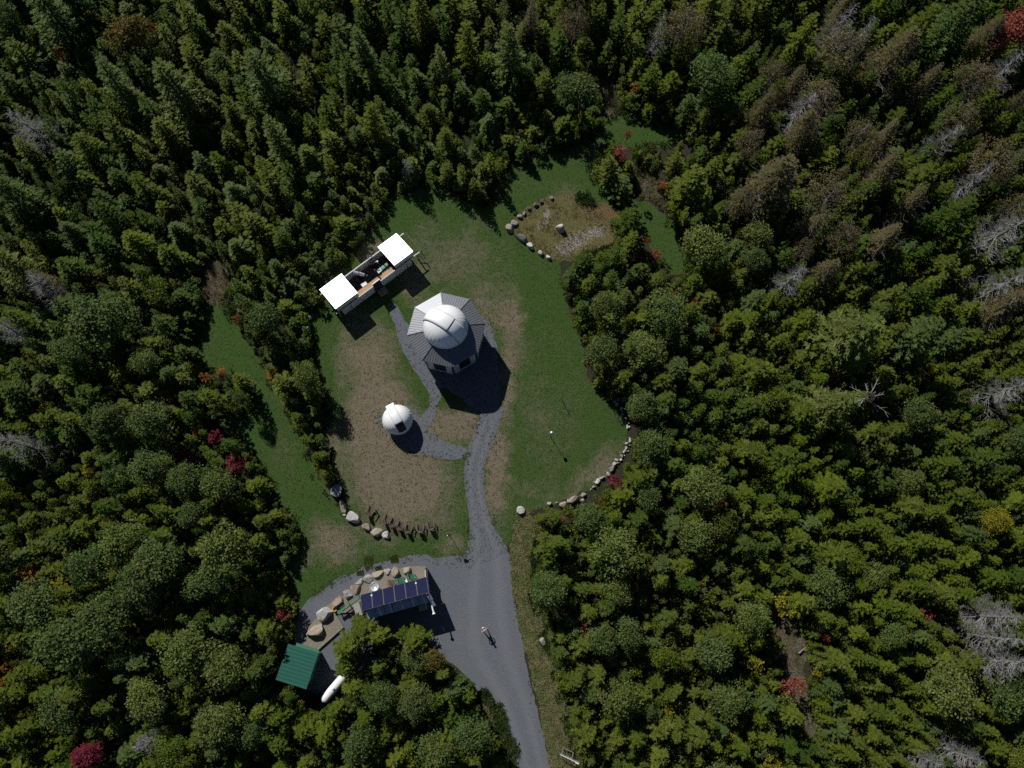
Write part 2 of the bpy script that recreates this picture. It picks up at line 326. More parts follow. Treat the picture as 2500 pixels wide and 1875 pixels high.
# ---------------------------------------------------------------- ground sheets
def ragged(pts, step=.5, amp=.25, seed=0, closed=True):
    out = []; n = len(pts)
    for i in range(n if closed else n - 1):
        a = Vector(pts[i]).to_2d(); b = Vector(pts[(i + 1) % n]).to_2d(); k = max(1, int((b - a).length / step)); nrm = Vector((-(b - a).y, (b - a).x)); 
        nrm = nrm.normalized() if nrm.length > 0 else nrm
        for j in range(k):
            p = a.lerp(b, j / k)
            d = noise.noise(Vector((p.x * .9, p.y * .9, seed))) * amp + noise.noise(Vector((p.x * 3.1, p.y * 3.1, seed + 5))) * amp * .6
            out.append((p.x + nrm.x * d, p.y + nrm.y * d))
    return out
def smooth_poly(pts, it=2):
    for _ in range(it):
        q = []
        for i in range(len(pts)):
            a, b = pts[i], pts[(i + 1) % len(pts)]
            q += [(a[0] * .75 + b[0] * .25, a[1] * .75 + b[1] * .25), (a[0] * .25 + b[0] * .75, a[1] * .25 + b[1] * .75)]
        pts = q
    return pts
def sheet(name, pix, z, mat, label, amp=.25, seed=0, sm=1):
    pts = ragged(smooth_poly([G(*p) for p in pix], sm), .45, amp, seed)
    tri = tessellate_polygon([[Vector((p[0], p[1], 0)) for p in pts]])
    me = bpy.data.meshes.new(name); me.from_pydata([(p[0], p[1], z) for p in pts], [], [tuple(t) for t in tri]); me.materials.append(mat)
    bm = bmesh.new(); bm.from_mesh(me)
    for f in bm.faces:
        f.normal_update()
        if f.normal.z < 0: f.normal_flip()
    bm.to_mesh(me); bm.free()
    o = bpy.data.objects.new(name, me); col.objects.link(o); tag(o, label, None, None, 'structure'); return o
def inpoly(x, y, P):
    c = False; j = len(P) - 1
    for i in range(len(P)):
        if (P[i][1] > y) != (P[j][1] > y) and x < (P[j][0] - P[i][0]) * (y - P[i][1]) / (P[j][1] - P[i][1]) + P[i][0]: c = not c
        j = i
    return c
LAWN = VV([(838, 428), (905, 395), (965, 400), (1010, 432), (1055, 440), (1075, 400), (1105, 355), (1150, 338), (1205, 325), (1270, 305), (1305, 268), (1318, 240), (1350, 240), (1400, 255), (1465, 275), (1490, 300), (1450, 318), (1400, 322), (1330, 318), (1292, 330),
    (1285, 370), (1292, 400), (1330, 402), (1372, 436), (1400, 432), (1445, 478), (1490, 540), (1492, 575), (1458, 600), (1415, 560), (1390, 500), (1352, 452), (1310, 455), (1308, 540), (1262, 562), (1205, 560), (1210, 600), (1230, 680), (1250, 720), (1266, 775), (1272, 825),
    (1312, 864), (1336, 882), (1356, 930), (1350, 975), (1322, 1020), (1272, 1063), (1200, 1088), (1124, 1108), (1110, 1190), (1000, 1235), (900, 1210), (800, 1235), (710, 1272), (650, 1320), (630, 1290), (622, 1225), (645, 1180), (646, 1145), (619, 1098), (585, 1070), (578, 1043), (557, 989), (524, 954), (473, 927), (476, 894), (520, 888), (544, 880), (531, 846), (503, 812), (435, 798), (421, 737), (439, 645), (489, 648), (513, 710), (544, 744), (572, 792), (598, 846), (626, 887), (653, 948), (673, 1003), (701, 1057),
    (728, 1084), (739, 1049), (721, 1026), (708, 973), (699, 920), (706, 880), (699, 823), (672, 779), (677, 744), (666, 676), (695, 640), (720, 590), (770, 545), (800, 500), (825, 465)])
YARD = VV([(1000, 1200), (955, 1205), (900, 1196), (860, 1206), (800, 1222), (755, 1238), (710, 1262), (680, 1288), (650, 1312), (638, 1345), (636, 1400), (620, 1440), (640, 1500), (720, 1520), (780, 1470), (830, 1400), (900, 1385), (960, 1420), (1010, 1460), (1050, 1520), (1100, 1420), (1105, 1250), (1060, 1200)])
DRIVE_L = VV([(1040, 880), (1030, 925), (1010, 972), (1001, 1015), (1005, 1060), (1014, 1120), (1014, 1170), (1000, 1210), (990, 1300), (985, 1400), (1010, 1442), (1050, 1490), (1080, 1550), (1105, 1610), (1125, 1680), (1150, 1780)])
DRIVE_R = VV([(1090, 880), (1072, 935), (1052, 985), (1043, 1030), (1048, 1080), (1062, 1128), (1085, 1168), (1102, 1190), (1107, 1250), (1113, 1310), (1130, 1400), (1145, 1470), (1158, 1520), (1172, 1580), (1192, 1680), (1225, 1780)])
PATH1 = VV([(832, 655), (858, 652), (874, 700), (905, 712), (960, 670), (1020, 672), (1052, 690), (1068, 722), (1076, 770), (1085, 890), (1035, 900), (1000, 860), (950, 830), (952, 860), (938, 905), (915, 935), (893, 918), (925, 880), (930, 858), (915, 828), (885, 785), (862, 738), (850, 695)])
PATH2 = VV([(905, 915), (930, 940), (985, 962), (1012, 968), (1003, 992), (960, 992), (905, 980), (865, 960), (840, 940), (815, 905), (822, 893), (840, 885), (872, 868), (900, 895)])
BED = VV([(1098, 490), (1115, 465), (1150, 438), (1192, 420), (1250, 428), (1310, 440), (1345, 452), (1330, 520), (1300, 548), (1255, 565), (1190, 562), (1140, 530)])
VERGE = VV([(1110, 1110), (1150, 1100), (1160, 1170), (1150, 1260), (1168, 1330), (1182, 1390), (1205, 1470), (1228, 1540), (1245, 1620), (1265, 1780), (1215, 1780), (1188, 1660), (1170, 1560), (1148, 1460), (1128, 1380), (1110, 1300), (1100, 1200)])
VERGE2 = VV([(1045, 1500), (1070, 1525), (1095, 1590), (1120, 1660), (1100, 1665), (1075, 1600), (1040, 1530)])
TRAIL1 = VV([(1295, 155), (1320, 165), (1345, 240), (1320, 260), (1300, 210)])
TRAIL2 = VV([(445, 560), (480, 560), (500, 600), (490, 660), (440, 655), (432, 600)])
TRAIL3 = VV([(1660, 1300), (1720, 1330), (1745, 1380), (1735, 1470), (1770, 1570), (1750, 1600), (1710, 1500), (1680, 1400)])
TRAIL4 = VV([(1375, 365), (1420, 370), (1440, 420), (1410, 440), (1370, 405)])
BRUSHR = VV([(2250, 1270), (2330, 1290), (2320, 1340), (2260, 1320)])
TANKPAD = VV([(700, 1420), (770, 1430), (770, 1490), (700, 1530), (670, 1500)])
GRAVELS = [YARD, PATH1, PATH2]
for nm, P_, z, mt, lb, am, sd_, sm in (
    ('lawn', LAWN, .004, 'lawn', 'mown green lawn worn to tan earth in patches', .35, 1, 1),
    ('gravel_yard', YARD, .012, 'gravel', 'grey crushed stone yard around the solar shed', .3, 2, 2),
    ('gravel_path', PATH1, .008, 'gravel', 'grey gravel path around the large domed observatory', .2, 3, 2),
    ('gravel_path', PATH2, .016, 'gravel', 'grey gravel path from the small dome to the drive', .25, 4, 2),
    ('garden_bed', BED, .012, 'bed', 'stone edged bed of dry grass and bleached twigs', .2, 5, 2),
    ('verge', VERGE, .024, 'verge', 'dry golden grass verge along the right side of the drive', .35, 6, 1),
    ('verge', VERGE2, .024, 'verge', 'small dry grass verge left of the drive', .3, 7, 1),
    ('dirt_trail', TRAIL1, .008, 'brush', 'brown twiggy trail into the trees at the top', .3, 8, 1),
    ('dirt_trail', TRAIL2, .010, 'brush', 'brushy opening at the head of the left lawn strip', .3, 9, 1),
    ('dirt_trail', TRAIL3, .008, 'brush', 'overgrown brush lane through the lower right forest', .3, 10, 1),
    ('dirt_trail', TRAIL4, .010, 'brush', 'twiggy bare patch beside the upper right lawn', .3, 11, 1),
    ('tank_pad', TANKPAD, .018, 'gravel', 'gravel pad around the propane tank', .2, 12, 1)):
    sheet(nm, P_, z, M[mt], lb, am, sd_, sm)
g = MB(); g.add([(-1500, -1500, 0), (1500, -1500, 0), (1500, 1500, 0), (-1500, 1500, 0)], [(0, 1, 2, 3)])
tag(g.build('ground', M['floor']), 'dark forest floor under the trees', None, None, 'structure')
# the drive, with its own cross coordinate for the wheel tracks
def drive():
    L = [G(*p) for p in DRIVE_L]; Rr = [G(*p) for p in DRIVE_R]
    def resample(P, n=160):
        for _ in range(2):
            q = [P[0]]
            for i in range(len(P) - 1):
                a, b = P[i], P[i + 1]; q += [(a[0] * .75 + b[0] * .25, a[1] * .75 + b[1] * .25), (a[0] * .25 + b[0] * .75, a[1] * .25 + b[1] * .75)]
            P = q + [P[-1]]
        d = [0]
        for i in range(1, len(P)): d.append(d[-1] + math.dist(P[i], P[i - 1]))
        d = np.array(d) / d[-1]; t = np.linspace(0, 1, n)
        return np.c_[np.interp(t, d, [p[0] for p in P]), np.interp(t, d, [p[1] for p in P])]
    A, B = resample(L), resample(Rr); k = 12; vs = []; ac = []
    for i in range(len(A)):
        for j in range(k + 1):
            s = j / k; e = 0
            if j in (0, k): e = (noise.noise(Vector((A[i][0] * 1.5, A[i][1] * 1.5, j))) * .05)
            s2 = s + e; p = A[i] * (1 - s2) + B[i] * s2; vs.append((p[0], p[1], .020)); ac.append(2 * s - 1)
    fs = [(i * (k + 1) + j, i * (k + 1) + j + 1, (i + 1) * (k + 1) + j + 1, (i + 1) * (k + 1) + j) for i in range(len(A) - 1) for j in range(k)]
    me = bpy.data.meshes.new('gravel_drive'); me.from_pydata(vs, [], fs); me.materials.append(M['road'])
    at = me.attributes.new('across', 'FLOAT', 'POINT'); at.data.foreach_set('value', ac)
    bm = bmesh.new(); bm.from_mesh(me)
    for f in bm.faces:
        if f.normal.z < 0: f.normal_flip()
    bm.to_mesh(me); bm.free()
    o = bpy.data.objects.new('gravel_drive', me); col.objects.link(o); tag(o, 'long grey gravel drive running down to the bottom edge', None, None, 'structure')
drive()
DRIVE = DRIVE_L + DRIVE_R[::-1]
# dark-stemmed grass tufts: uncountable, joined
def tufts(name, label, polys, count, hgt, mat, blades=5, seed=3, spread=.12, wid=.03, edge=None):
    rnd = random.Random(seed); vs = []; fs = []; tint = []
    got = 0; tries = 0
    while got < count and tries < count * 30:
        tries += 1
        if edge:
            P_ = rnd.choice(edge); i = rnd.randrange(len(P_) - 1); t = rnd.random(); px = P_[i][0] * (1 - t) + P_[i + 1][0] * t + rnd.gauss(0, 7); py = P_[i][1] * (1 - t) + P_[i + 1][1] * t + rnd.gauss(0, 7)
            if noise.noise(Vector((px * .02, py * .02, 1))) < -.02: continue
        else:
            P_ = polys[rnd.randrange(len(polys))]; xs = [p[0] for p in P_]; ys = [p[1] for p in P_]
            px = rnd.uniform(min(xs), max(xs)); py = rnd.uniform(min(ys), max(ys))
            if not inpoly(px, py, P_) or (P_ is BED and noise.noise(Vector((px * .03, py * .03, 7))) < -.05): continue
        x, y = G(px, py); got += 1; tt = rnd.random(); h0 = hgt * rnd.uniform(.5, 1.3)
        for b in range(blades):
            a = rnd.uniform(0, 6.283); dx, dy = math.cos(a), math.sin(a); r = rnd.uniform(.2, 1) * spread; lean = rnd.uniform(.2, 1.0) * h0
            bx, by = x + dx * r * .4, y + dy * r * .4; n = len(vs); h = h0 * rnd.uniform(.6, 1)
            vs += [(bx - dy * wid, by + dx * wid, .02), (bx + dy * wid, by - dx * wid, .02), (bx + dx * lean, by + dy * lean, h)]
            fs.append((n, n + 1, n + 2)); tint.append(min(1, max(0, tt + rnd.uniform(-.25, .25))))
    me = bpy.data.meshes.new(name); me.from_pydata(vs, [], fs); me.materials.append(mat)
    at = me.attributes.new('tint', 'FLOAT', 'FACE'); at.data.foreach_set('value', tint)
    o = bpy.data.objects.new(name, me); col.objects.link(o); tag(o, label, None, None, 'stuff'); return o
tufts('verge_grass', 'dry golden grass growing on the verge', [VERGE, VERGE, VERGE, VERGE2], 3000, .2, M['straw'], 5, 3, .2, .03)
tufts('bed_grass', 'tawny grass growing in the stone edged bed', [BED], 600, .2, M['straw'], 5, 4, .2, .03)
tufts('edge_weeds', 'green weeds along the edges of the gravel', None, 700, .10, M['grass_blade'], 5, 5, .12, .035, edge=[YARD[:10], PATH1 + PATH1[:1], PATH2 + PATH2[:1], DRIVE_L[:8], DRIVE_R])
tufts('yard_weeds', 'green weed patches growing in the gravel yard', [[(888, 1362), (912, 1354), (909, 1390), (891, 1393)], [(952, 1360), (970, 1356), (974, 1372), (956, 1374)], [(918, 1385), (932, 1382), (930, 1392), (918, 1393)], [(873, 1396), (888, 1394), (885, 1403), (872, 1404)]], 420, .10, M['grass_blade'], 7, 19, .16, .06)
tufts('verge_border', 'green and straw undergrowth along the forest edges', None, 5200, .4, M['grass_blade'], 6, 15, .3, .06, edge=[VERGE[2:11], VERGE[2:11], LAWN[55:] + LAWN[:1], LAWN[:30], VERGE2, YARD[11:16], BED[4:10]])
tufts('trail_brush', 'dead twigs and grass in the forest openings', [TRAIL1, TRAIL2, TRAIL3, TRAIL4, BRUSHR], 1500, .4, M['straw'], 4, 6, .3, .02)
tufts('lawn_grass', 'short rough grass standing on the lawn', [LAWN], 22000, .075, M['grass_blade'], 3, 8, .1, .03)

# ---------------------------------------------------------------- rocks
def rock(name, px, py, rx, ry, rot, hgt, kind, label, group, seed, sharp=.5, flat=True):
    rnd = random.Random(seed); bm = bmesh.new(); bmesh.ops.create_icosphere(bm, subdivisions=3, radius=1)
    planes = []
    for k in range(int(7 + sharp * 5)):
        v = Vector((rnd.gauss(0, 1), rnd.gauss(0, 1), rnd.gauss(0, .55))).normalized(); planes.append((v, rnd.uniform(.5, .8)))
    if flat: planes.append((Vector((rnd.uniform(-.25, .25), rnd.uniform(-.25, .25), 1)).normalized(), rnd.uniform(.5, .68)))
    s = 22.6; off = Vector((seed * 3.1, seed * 1.7, 0))
    for v in bm.verts:
        for nrm, d in planes:
            e = v.co.dot(nrm) - d
            if e > 0: v.co -= nrm * e * .93
        v.co *= 1 + .05 * noise.noise(v.co * 2.2 + off) + .025 * noise.noise(v.co * 6 + off)
    mx = max(abs(v.co.x) for v in bm.verts); my = max(abs(v.co.y) for v in bm.verts); mz = max(v.co.z for v in bm.verts)
    for v in bm.verts: v.co = Vector((v.co.x / mx * rx / s, v.co.y / my * ry / s, max(-.3, v.co.z / mz) * hgt))
    me = bpy.data.meshes.new(name); bm.to_mesh(me); bm.free(); me.materials.append(RM[kind])
    o = bpy.data.objects.new(name, me); col.objects.link(o); x, y = G(px, py, hgt * .5); o.location = (x, y, 0); o.rotation_euler.z = R_(rot)
    return tag(o, label, 'boulder' if rx > 9 else 'stone', group)
ORD = ['first', 'second', 'third', 'fourth', 'fifth', 'sixth', 'seventh', 'eighth', 'ninth', 'tenth', 'eleventh', 'twelfth', 'thirteenth', 'fourteenth', 'fifteenth', 'sixteenth', 'seventeenth', 'eighteenth', 'nineteenth', 'twentieth'] + ['%dth' % k if k % 10 not in (1, 2, 3) else '%d%s' % (k, {1: 'st', 2: 'nd', 3: 'rd'}[k % 10]) for k in range(21, 90)]
g1 = 'boulders in the arc behind the solar shed'
for i, (px, py, rx, ry, rot, h, kd, lb) in enumerate([
    (767, 1541, 24, 16, 24, .95, 'tan', 'broad tan boulder nearest the green-roofed shed, end of the arc'),
    (792, 1501, 25, 15, 33, 1.05, 'white', 'largest white boulder of the arc, beside the broad tan one'),
    (823, 1471, 16, 9, 42, .75, 'brown', 'brown weathered boulder beside the yellow hose coil'),
    (848.5, 1451, 11.5, 11, 20, .75, 'white', 'squarish white boulder between two brown ones in the arc'),
    (869, 1438.5, 15, 12, -10, .6, 'brown', 'low brown boulder in the arc, next to the squarish white one'),
    (877, 1421, 11, 7.5, 35, .5, 'white', 'slim white boulder touching a low brown one in the arc'),
    (899, 1413, 14, 11, 22, .55, 'grey', 'flat grey slab boulder near the shiny dish'),
    (921, 1401, 15, 8.5, 20, .55, 'tan', 'long tan boulder fourth from the right in the arc'),
    (946, 1394.5, 9.5, 7.5, 5, .5, 'white', 'small white boulder third from the right in the arc'),
    (967, 1396.5, 12, 12.5, -15, .7, 'tan', 'blocky tan boulder above the brown chair, second from the right'),
    (991, 1391, 12.5, 8.5, 8, .65, 'tan', 'rounded tan boulder at the right end of the arc')]):
    rock('boulder', px, py, rx, ry, rot, h, kd, lb, g1, 11 + i)
g2 = 'boulders at the lower left of the lawn'
for i, (px, py, rx, ry, rot, h, kd, lb) in enumerate([
    (820, 1201, 17, 18, 40, 1.0, 'blue', 'large blue-grey boulder at the tip of the tree island'),
    (835, 1235, 8, 19, 25, .6, 'tan', 'long narrow tan boulder pointing away from the blue-grey one'),
    (862, 1264, 17, 12, -30, .65, 'white', 'pale angular boulder beside the small white ball stone'),
    (893, 1285, 13, 11, -15, .6, 'tan', 'tan boulder third from the right in the lawn row'),
    (919, 1297.5, 16, 12, 15, .6, 'tan', 'wide ridged tan boulder second from the right in the lawn row'),
    (944, 1307, 12, 10, -8, .5, 'white', 'silvery white boulder at the right end of the lawn row')]):
    rock('boulder', px, py, rx, ry, rot, h, kd, lb, g2, 41 + i, .3 if i == 0 else .6)
rock('stone', 841, 1257.5, 4, 4, 0, .28, 'white', 'small round white stone beside the pale angular boulder', g2, 55, .1, False)
g3 = 'stones edging the dry grass bed'
for i, (zx, zy, rx, ry, rot, kd, lb) in enumerate([
    (1010, 295, 42, 32, 20, 'grey', 'flat grey stone at the top end of the bed edging'),
    (840, 355, 45, 42, 60, 'dark', 'dark split stone near the top of the bed edging'),
    (745, 405, 55, 36, 15, 'dark', 'wide dark stone below the split one on the bed edge'),
    (640, 480, 42, 30, -10, 'dark', 'low dark stone half sunk in the bed edge'),
    (545, 560, 34, 45, -20, 'grey', 'pointed grey stone on the upper left bed edge'),
    (480, 605, 52, 36, 10, 'grey', 'broad grey stone on the upper left bed edge'),
    (385, 712, 70, 66, 20, 'grey', 'round grey and white boulder above the left corner of the bed'),
    (300, 812, 98, 72, -38, 'tan', 'large tan boulder at the left corner of the bed'),
    (490, 960, 130, 68, -28, 'dark', 'long mottled boulder below the left corner of the bed'),
    (665, 1102, 86, 56, -40, 'white', 'white wedge-shaped stone on the lower bed edge'),
    (840, 1222, 66, 50, -35, 'grey', 'grey stone second from the lower end of the bed edging'),
    (960, 1300, 66, 44, -55, 'white', 'white stone at the lower end of the bed edging')]):
    rock('boulder' if rx > 62 else 'stone', 1200 + zx / 6.9125, 440 + zy / 6.9125, rx / 6.9, ry / 6.9, rot, .25 + rx / 300, kd, lb, g3, 61 + i)
rock('boulder', 1200 + 1165 / 6.9125, 440 + 790 / 6.9125, 11.5, 13, 10, .95, 'white', 'tall white standing boulder alone in the middle of the bed', None, 81, .3, False)
g4 = 'stones of the rough wall along the right lawn edge'
for i, (zx, zy, rx, ry, rot, kd) in enumerate([
    (1270, 188, 26, 22, 0, 'tan'), (1315, 176, 20, 24, 0, 'white'), (1302, 226, 36, 26, 10, 'tan'), (1355, 276, 26, 27, 0, 'white'), (1402, 392, 16, 26, 0, 'grey'), (1425, 500, 17, 32, 10, 'white'), (1460, 660, 18, 28, -10, 'white'),
    (1416, 697, 24, 20, 0, 'white'), (1410, 752, 20, 26, 0, 'tan'), (1380, 798, 15, 18, 0, 'white'), (1340, 802, 16, 14, 0, 'grey'), (1355, 842, 20, 24, 20, 'tan'), (1345, 888, 14, 24, -20, 'white'), (1298, 892, 30, 20, 0, 'tan'),
    (1270, 938, 36, 26, 20, 'white'), (1240, 1002, 44, 34, 35, 'grey'), (1195, 1062, 34, 26, 10, 'tan'), (1118, 1104, 34, 14, 30, 'white'), (1070, 1146, 22, 36, -25, 'white'), (1020, 1214, 24, 16, 0, 'tan'), (898, 1312, 36, 30, 10, 'tan'),
    (885, 1372, 34, 18, 20, 'grey'), (795, 1362, 92, 42, 24, 'tan'), (655, 1422, 48, 34, 10, 'tan'), (495, 1412, 28, 18, 0, 'white'), (155, 1500, 50, 56, 30, 'white')]):
    nm = {'tan': 'tan', 'white': 'pale', 'grey': 'grey'}[kd]
    if i == 22: lb = 'largest tan slab in the rough wall at the lower right lawn'
    elif i == 25: lb = 'pale boulder alone where the drive meets the right lawn'
    else: lb = '%s stone, %s from the top of the rough wall on the right' % (nm, ORD[i])
    rock('boulder' if rx > 45 else 'stone', 1240 + zx / 4.878, 940 + zy / 4.878, rx / 4.7, ry / 4.7, rot, .2 + rx / 170, kd, lb, g4, 91 + i)
WALL = [(1500, 976), (1508, 990), (1520, 1006), (1528, 1024), (1533, 1042), (1538, 1062), (1537, 1080), (1531, 1096), (1526, 1112), (1516, 1122), (1508, 1128), (1500, 1134), (1491, 1150), (1481, 1160), (1468, 1168), (1456, 1180), (1446, 1192), (1436, 1204)]
WALL2 = [(1428, 1205), (1412, 1215), (1396, 1222), (1376, 1230), (1358, 1230)]
rw = random.Random(31); wi = 0
for W_ in (WALL, WALL2):
    for k in range(len(W_) - 1):
        for j in range(rw.choice((1, 1, 2))):
            t = rw.random(); px = W_[k][0] * (1 - t) + W_[k + 1][0] * t + rw.gauss(0, 2.2); py = W_[k][1] * (1 - t) + W_[k + 1][1] * t + rw.gauss(0, 2.2); q = rw.choice((2.2, 2.8, 3.4, 4.4, 5.4)); kd = rw.choice(('tan', 'white', 'white', 'grey'))
            rock('stone', px, py, q, q * rw.uniform(.45, 1.0), rw.uniform(0, 180), .14 + q * .02, kd, 'small %s rubble stone, %s from the top among the wall rubble' % ({'tan': 'tan', 'white': 'pale', 'grey': 'grey'}[kd], ORD[wi]), 'small rubble in the rough wall', 200 + wi, .4, False); wi += 1
for i, (px, py, rx, ry, rot, h, kd, lb) in enumerate([
    (1454, 394, 10, 13, 10, .9, 'white', 'pale rounded boulder at the top edge of the lawn, by the red maple'),
    (764, 735, 13, 14, 0, .8, 'blue', 'dark grey boulder in shade left of the white roll-off roof'),
    (886, 550, 9, 12, -25, .8, 'grey', 'grey boulder in tree shade above the roll-off observatory'),
    (754, 775, 7, 8, 0, .45, 'white', 'pale stone on the island edge, upper of two'),
    (752, 801, 6, 9, 0, .45, 'white', 'pinkish pale stone on the island edge, lower of two'),
    (742, 850, 9, 6, 20, .4, 'tan', 'tan stone at the foot of the island trees'),
    (1326, 1567, 9, 10, 0, .6, 'grey', 'grey stone at the forest edge right of the drive')]):
    rock('boulder' if rx > 9 else 'stone', px, py, rx, ry, rot, h, kd, lb, None, 131 + i)

# ---------------------------------------------------------------- large domed observatory
OC = (-6.78, 24.47); A0 = R_(99); RO = 4.10; EZ = 4.25; IZ = 4.86; RI = 2.05
ob = empty('observatory', (*OC, 0), 0, 'octagonal grey-roofed observatory with a large white rotating dome', 'observatory')
def pol(r, a, z=None): return (r * math.cos(a), r * math.sin(a)) if z is None else (r * math.cos(a), r * math.sin(a), z)
RW = RO - .42
for k in range(8):
    a, b = A0 + k * math.pi / 4, A0 + (k + 1) * math.pi / 4; m_ = (a + b) / 2; ap = RW * math.cos(math.pi / 8); hw = RW * math.sin(math.pi / 8)
    c, s_ = math.cos(m_), math.sin(m_); Rm = Matrix.Rotation(m_, 3, 'Z'); wz = EZ - .18
    wl = MB()
    for sy in (-1, 1): wl.box((ap * c - sy * s_ * (hw * .73), ap * s_ + sy * c * (hw * .73), wz / 2), (.14, hw * .5, wz), 0, Rm)
    wl.box((ap * c, ap * s_, wz - .3), (.14, hw * .98, .6), 0, Rm); wl.box((ap * c, ap * s_, .03), (.14, hw * .98, .06), 0, Rm)
    wo = wl.build('wall', M['wallwhite'], ob)
    dd = MB(); dd.box(((ap - .06) * c, (ap - .06) * s_, wz / 2 - .08), (.06, hw * .97, wz - .75), 0, Rm); dd.build('door', M['dark'], wo)
    pp = MB(); pp.box((RW * math.cos(a), RW * math.sin(a), wz / 2), (.2, .2, wz + .01), a); pp.build('corner_post', M['black'], ob)
    # one metal-clad roof facet, its ribs standing proud
    f = MB(); P0, P1, Q0, Q1 = Vector(pol(RO, a, EZ)), Vector(pol(RO, b, EZ)), Vector(pol(RI, a, IZ)), Vector(pol(RI, b, IZ)); t = Vector((0, 0, .08))
    f.add([P0, P1, Q1, Q0, P0 - t, P1 - t, Q1 - t, Q0 - t], [(0, 1, 2, 3), (7, 6, 5, 4), (0, 4, 5, 1), (1, 5, 6, 2), (2, 6, 7, 3), (3, 7, 4, 0)])
    fo = f.build('roof_panel', M['greymetal'], ob)
    rb = MB(); nr = 12; e = (P1 - P0); L = e.length; e = e.normalized(); inw = ((Q0 + Q1) / 2 - (P0 + P1) / 2); nrm = e.cross(inw).normalized(); nrm = nrm if nrm.z > 0 else -nrm
    for i in range(1, nr):
        x = L * i / nr; p = P0 + e * x; lim = min(1.0, min(x, L - x) / ((L - (Q1 - Q0).length) / 2 + 1e-6)); q = p + inw * lim
        d = e * .012
        rb.add([p - d, p + d, q + d, q - d] + [v + nrm * .028 for v in (p - d, p + d, q + d, q - d)], [(4, 5, 6, 7), (0, 1, 5, 4), (1, 2, 6, 5), (2, 3, 7, 6), (3, 0, 4, 7)])
    rb.build('roof_seam', M['greymetal'], fo)
    hp = MB(); hp.tube([P0 + Vector((0, 0, .03)), Q0 + Vector((0, 0, .03))], .05, 6); hp.build('hip_cap', M['greymetal'], ob)
rg = MB(); rg.lathe([(2.02, IZ - .35), (2.22, IZ - .1), (2.22, IZ + .12), (2.0, IZ + .12)], 64); rg.build('dome_ring', M['gelcoat'], ob, True)
def dome(name, r, zc, n=96, ripple=.012, nrib=36, squash=1.0, gap=None):
    mb = MB(); prof = []; k = 22; vs = []; fs = []
    for i in range(k + 1):
        th = math.pi / 2 * i / k
        for j in range(n):
            az = 2 * math.pi * j / n; rr = r * (1 + ripple * abs(math.sin(nrib * az / 2)) * math.cos(th) ** .5 * (1 if i < k - 4 else 0))
            vs.append((rr * math.cos(th) * math.cos(az), rr * math.cos(th) * math.sin(az), zc + r * squash * math.sin(th)))
    for i in range(k):
        for j in range(n): fs.append((i * n + j, i * n + (j + 1) % n, (i + 1) * n + (j + 1) % n, (i + 1) * n + j))
    mb.add(vs, fs); return mb
DR = 2.30; DZ = IZ + .12
dm = dome('dome', DR, DZ, 168, .006, 28).build('dome', M['gelcoat'], ob, True)
# aperture shutter: a band over the dome running from upper left to lower right
def band(r, zc, az, half, t0, t1, thick, n=40, inner=True):
    mb = MB(); vs = []; fs = []; Rz = Matrix.Rotation(az, 3, 'Z')
    for lay in (0, 1):
        rr = r + thick * lay
        for i in range(n + 1):
            th = t0 + (t1 - t0) * i / n
            for j in range(7):
                y = -half + 2 * half * j / 6; c = math.sqrt(max(0.01, rr * rr - y * y)); vs.append(Rz @ Vector((c * math.cos(th), y, c * math.sin(th))) + Vector((0, 0, zc)))
    m = 7; o = (n + 1) * m
    for i in range(n):
        for j in range(6): fs.append((o + i * m + j, o + (i + 1) * m + j, o + (i + 1) * m + j + 1, o + i * m + j + 1))
        fs.append((i * m, (i + 1) * m, o + (i + 1) * m, o + i * m)); fs.append((i * m + 6, (i + 1) * m + 6, o + (i + 1) * m + 6, o + i * m + 6))
    for i in (0, n):
        for j in range(6): fs.append((i * m + j, i * m + j + 1, o + i * m + j + 1, o + i * m + j))
    return mb.add(vs, fs)
SHA = R_(-33)
band(DR + .01, DZ, SHA, .72, R_(3), R_(68), .06).build('lower_shutter', M['gelcoat'], ob, True)
band(DR + .02, DZ, SHA, .74, R_(69), R_(178), .09).build('upper_shutter', M['gelcoat'], ob, True)
sm_ = MB()
for y in (-.78, .78):
    c = math.sqrt(DR * DR - y * y) + .05; Rz = Matrix.Rotation(SHA, 3, 'Z')
    sm_ = MB(); sm_.tube([Rz @ Vector((c * math.cos(t), y, c * math.sin(t))) + Vector((0, 0, DZ)) for t in np.linspace(R_(2), R_(178), 40)], .017, 6)
    sm_.build('shutter_rail', M['black'] if y < 0 else M['galv'], ob, True)
for a in (R_(-20), R_(-50)):
    b_ = MB(); b_.box((DR * math.cos(a) + .04, DR * math.sin(a) + .04, DZ + .12), (.14, .1, .14), a); b_.build('bracket', M['galv'], ob)
hb = MB(); x, y = G(1187, 869, 0); 
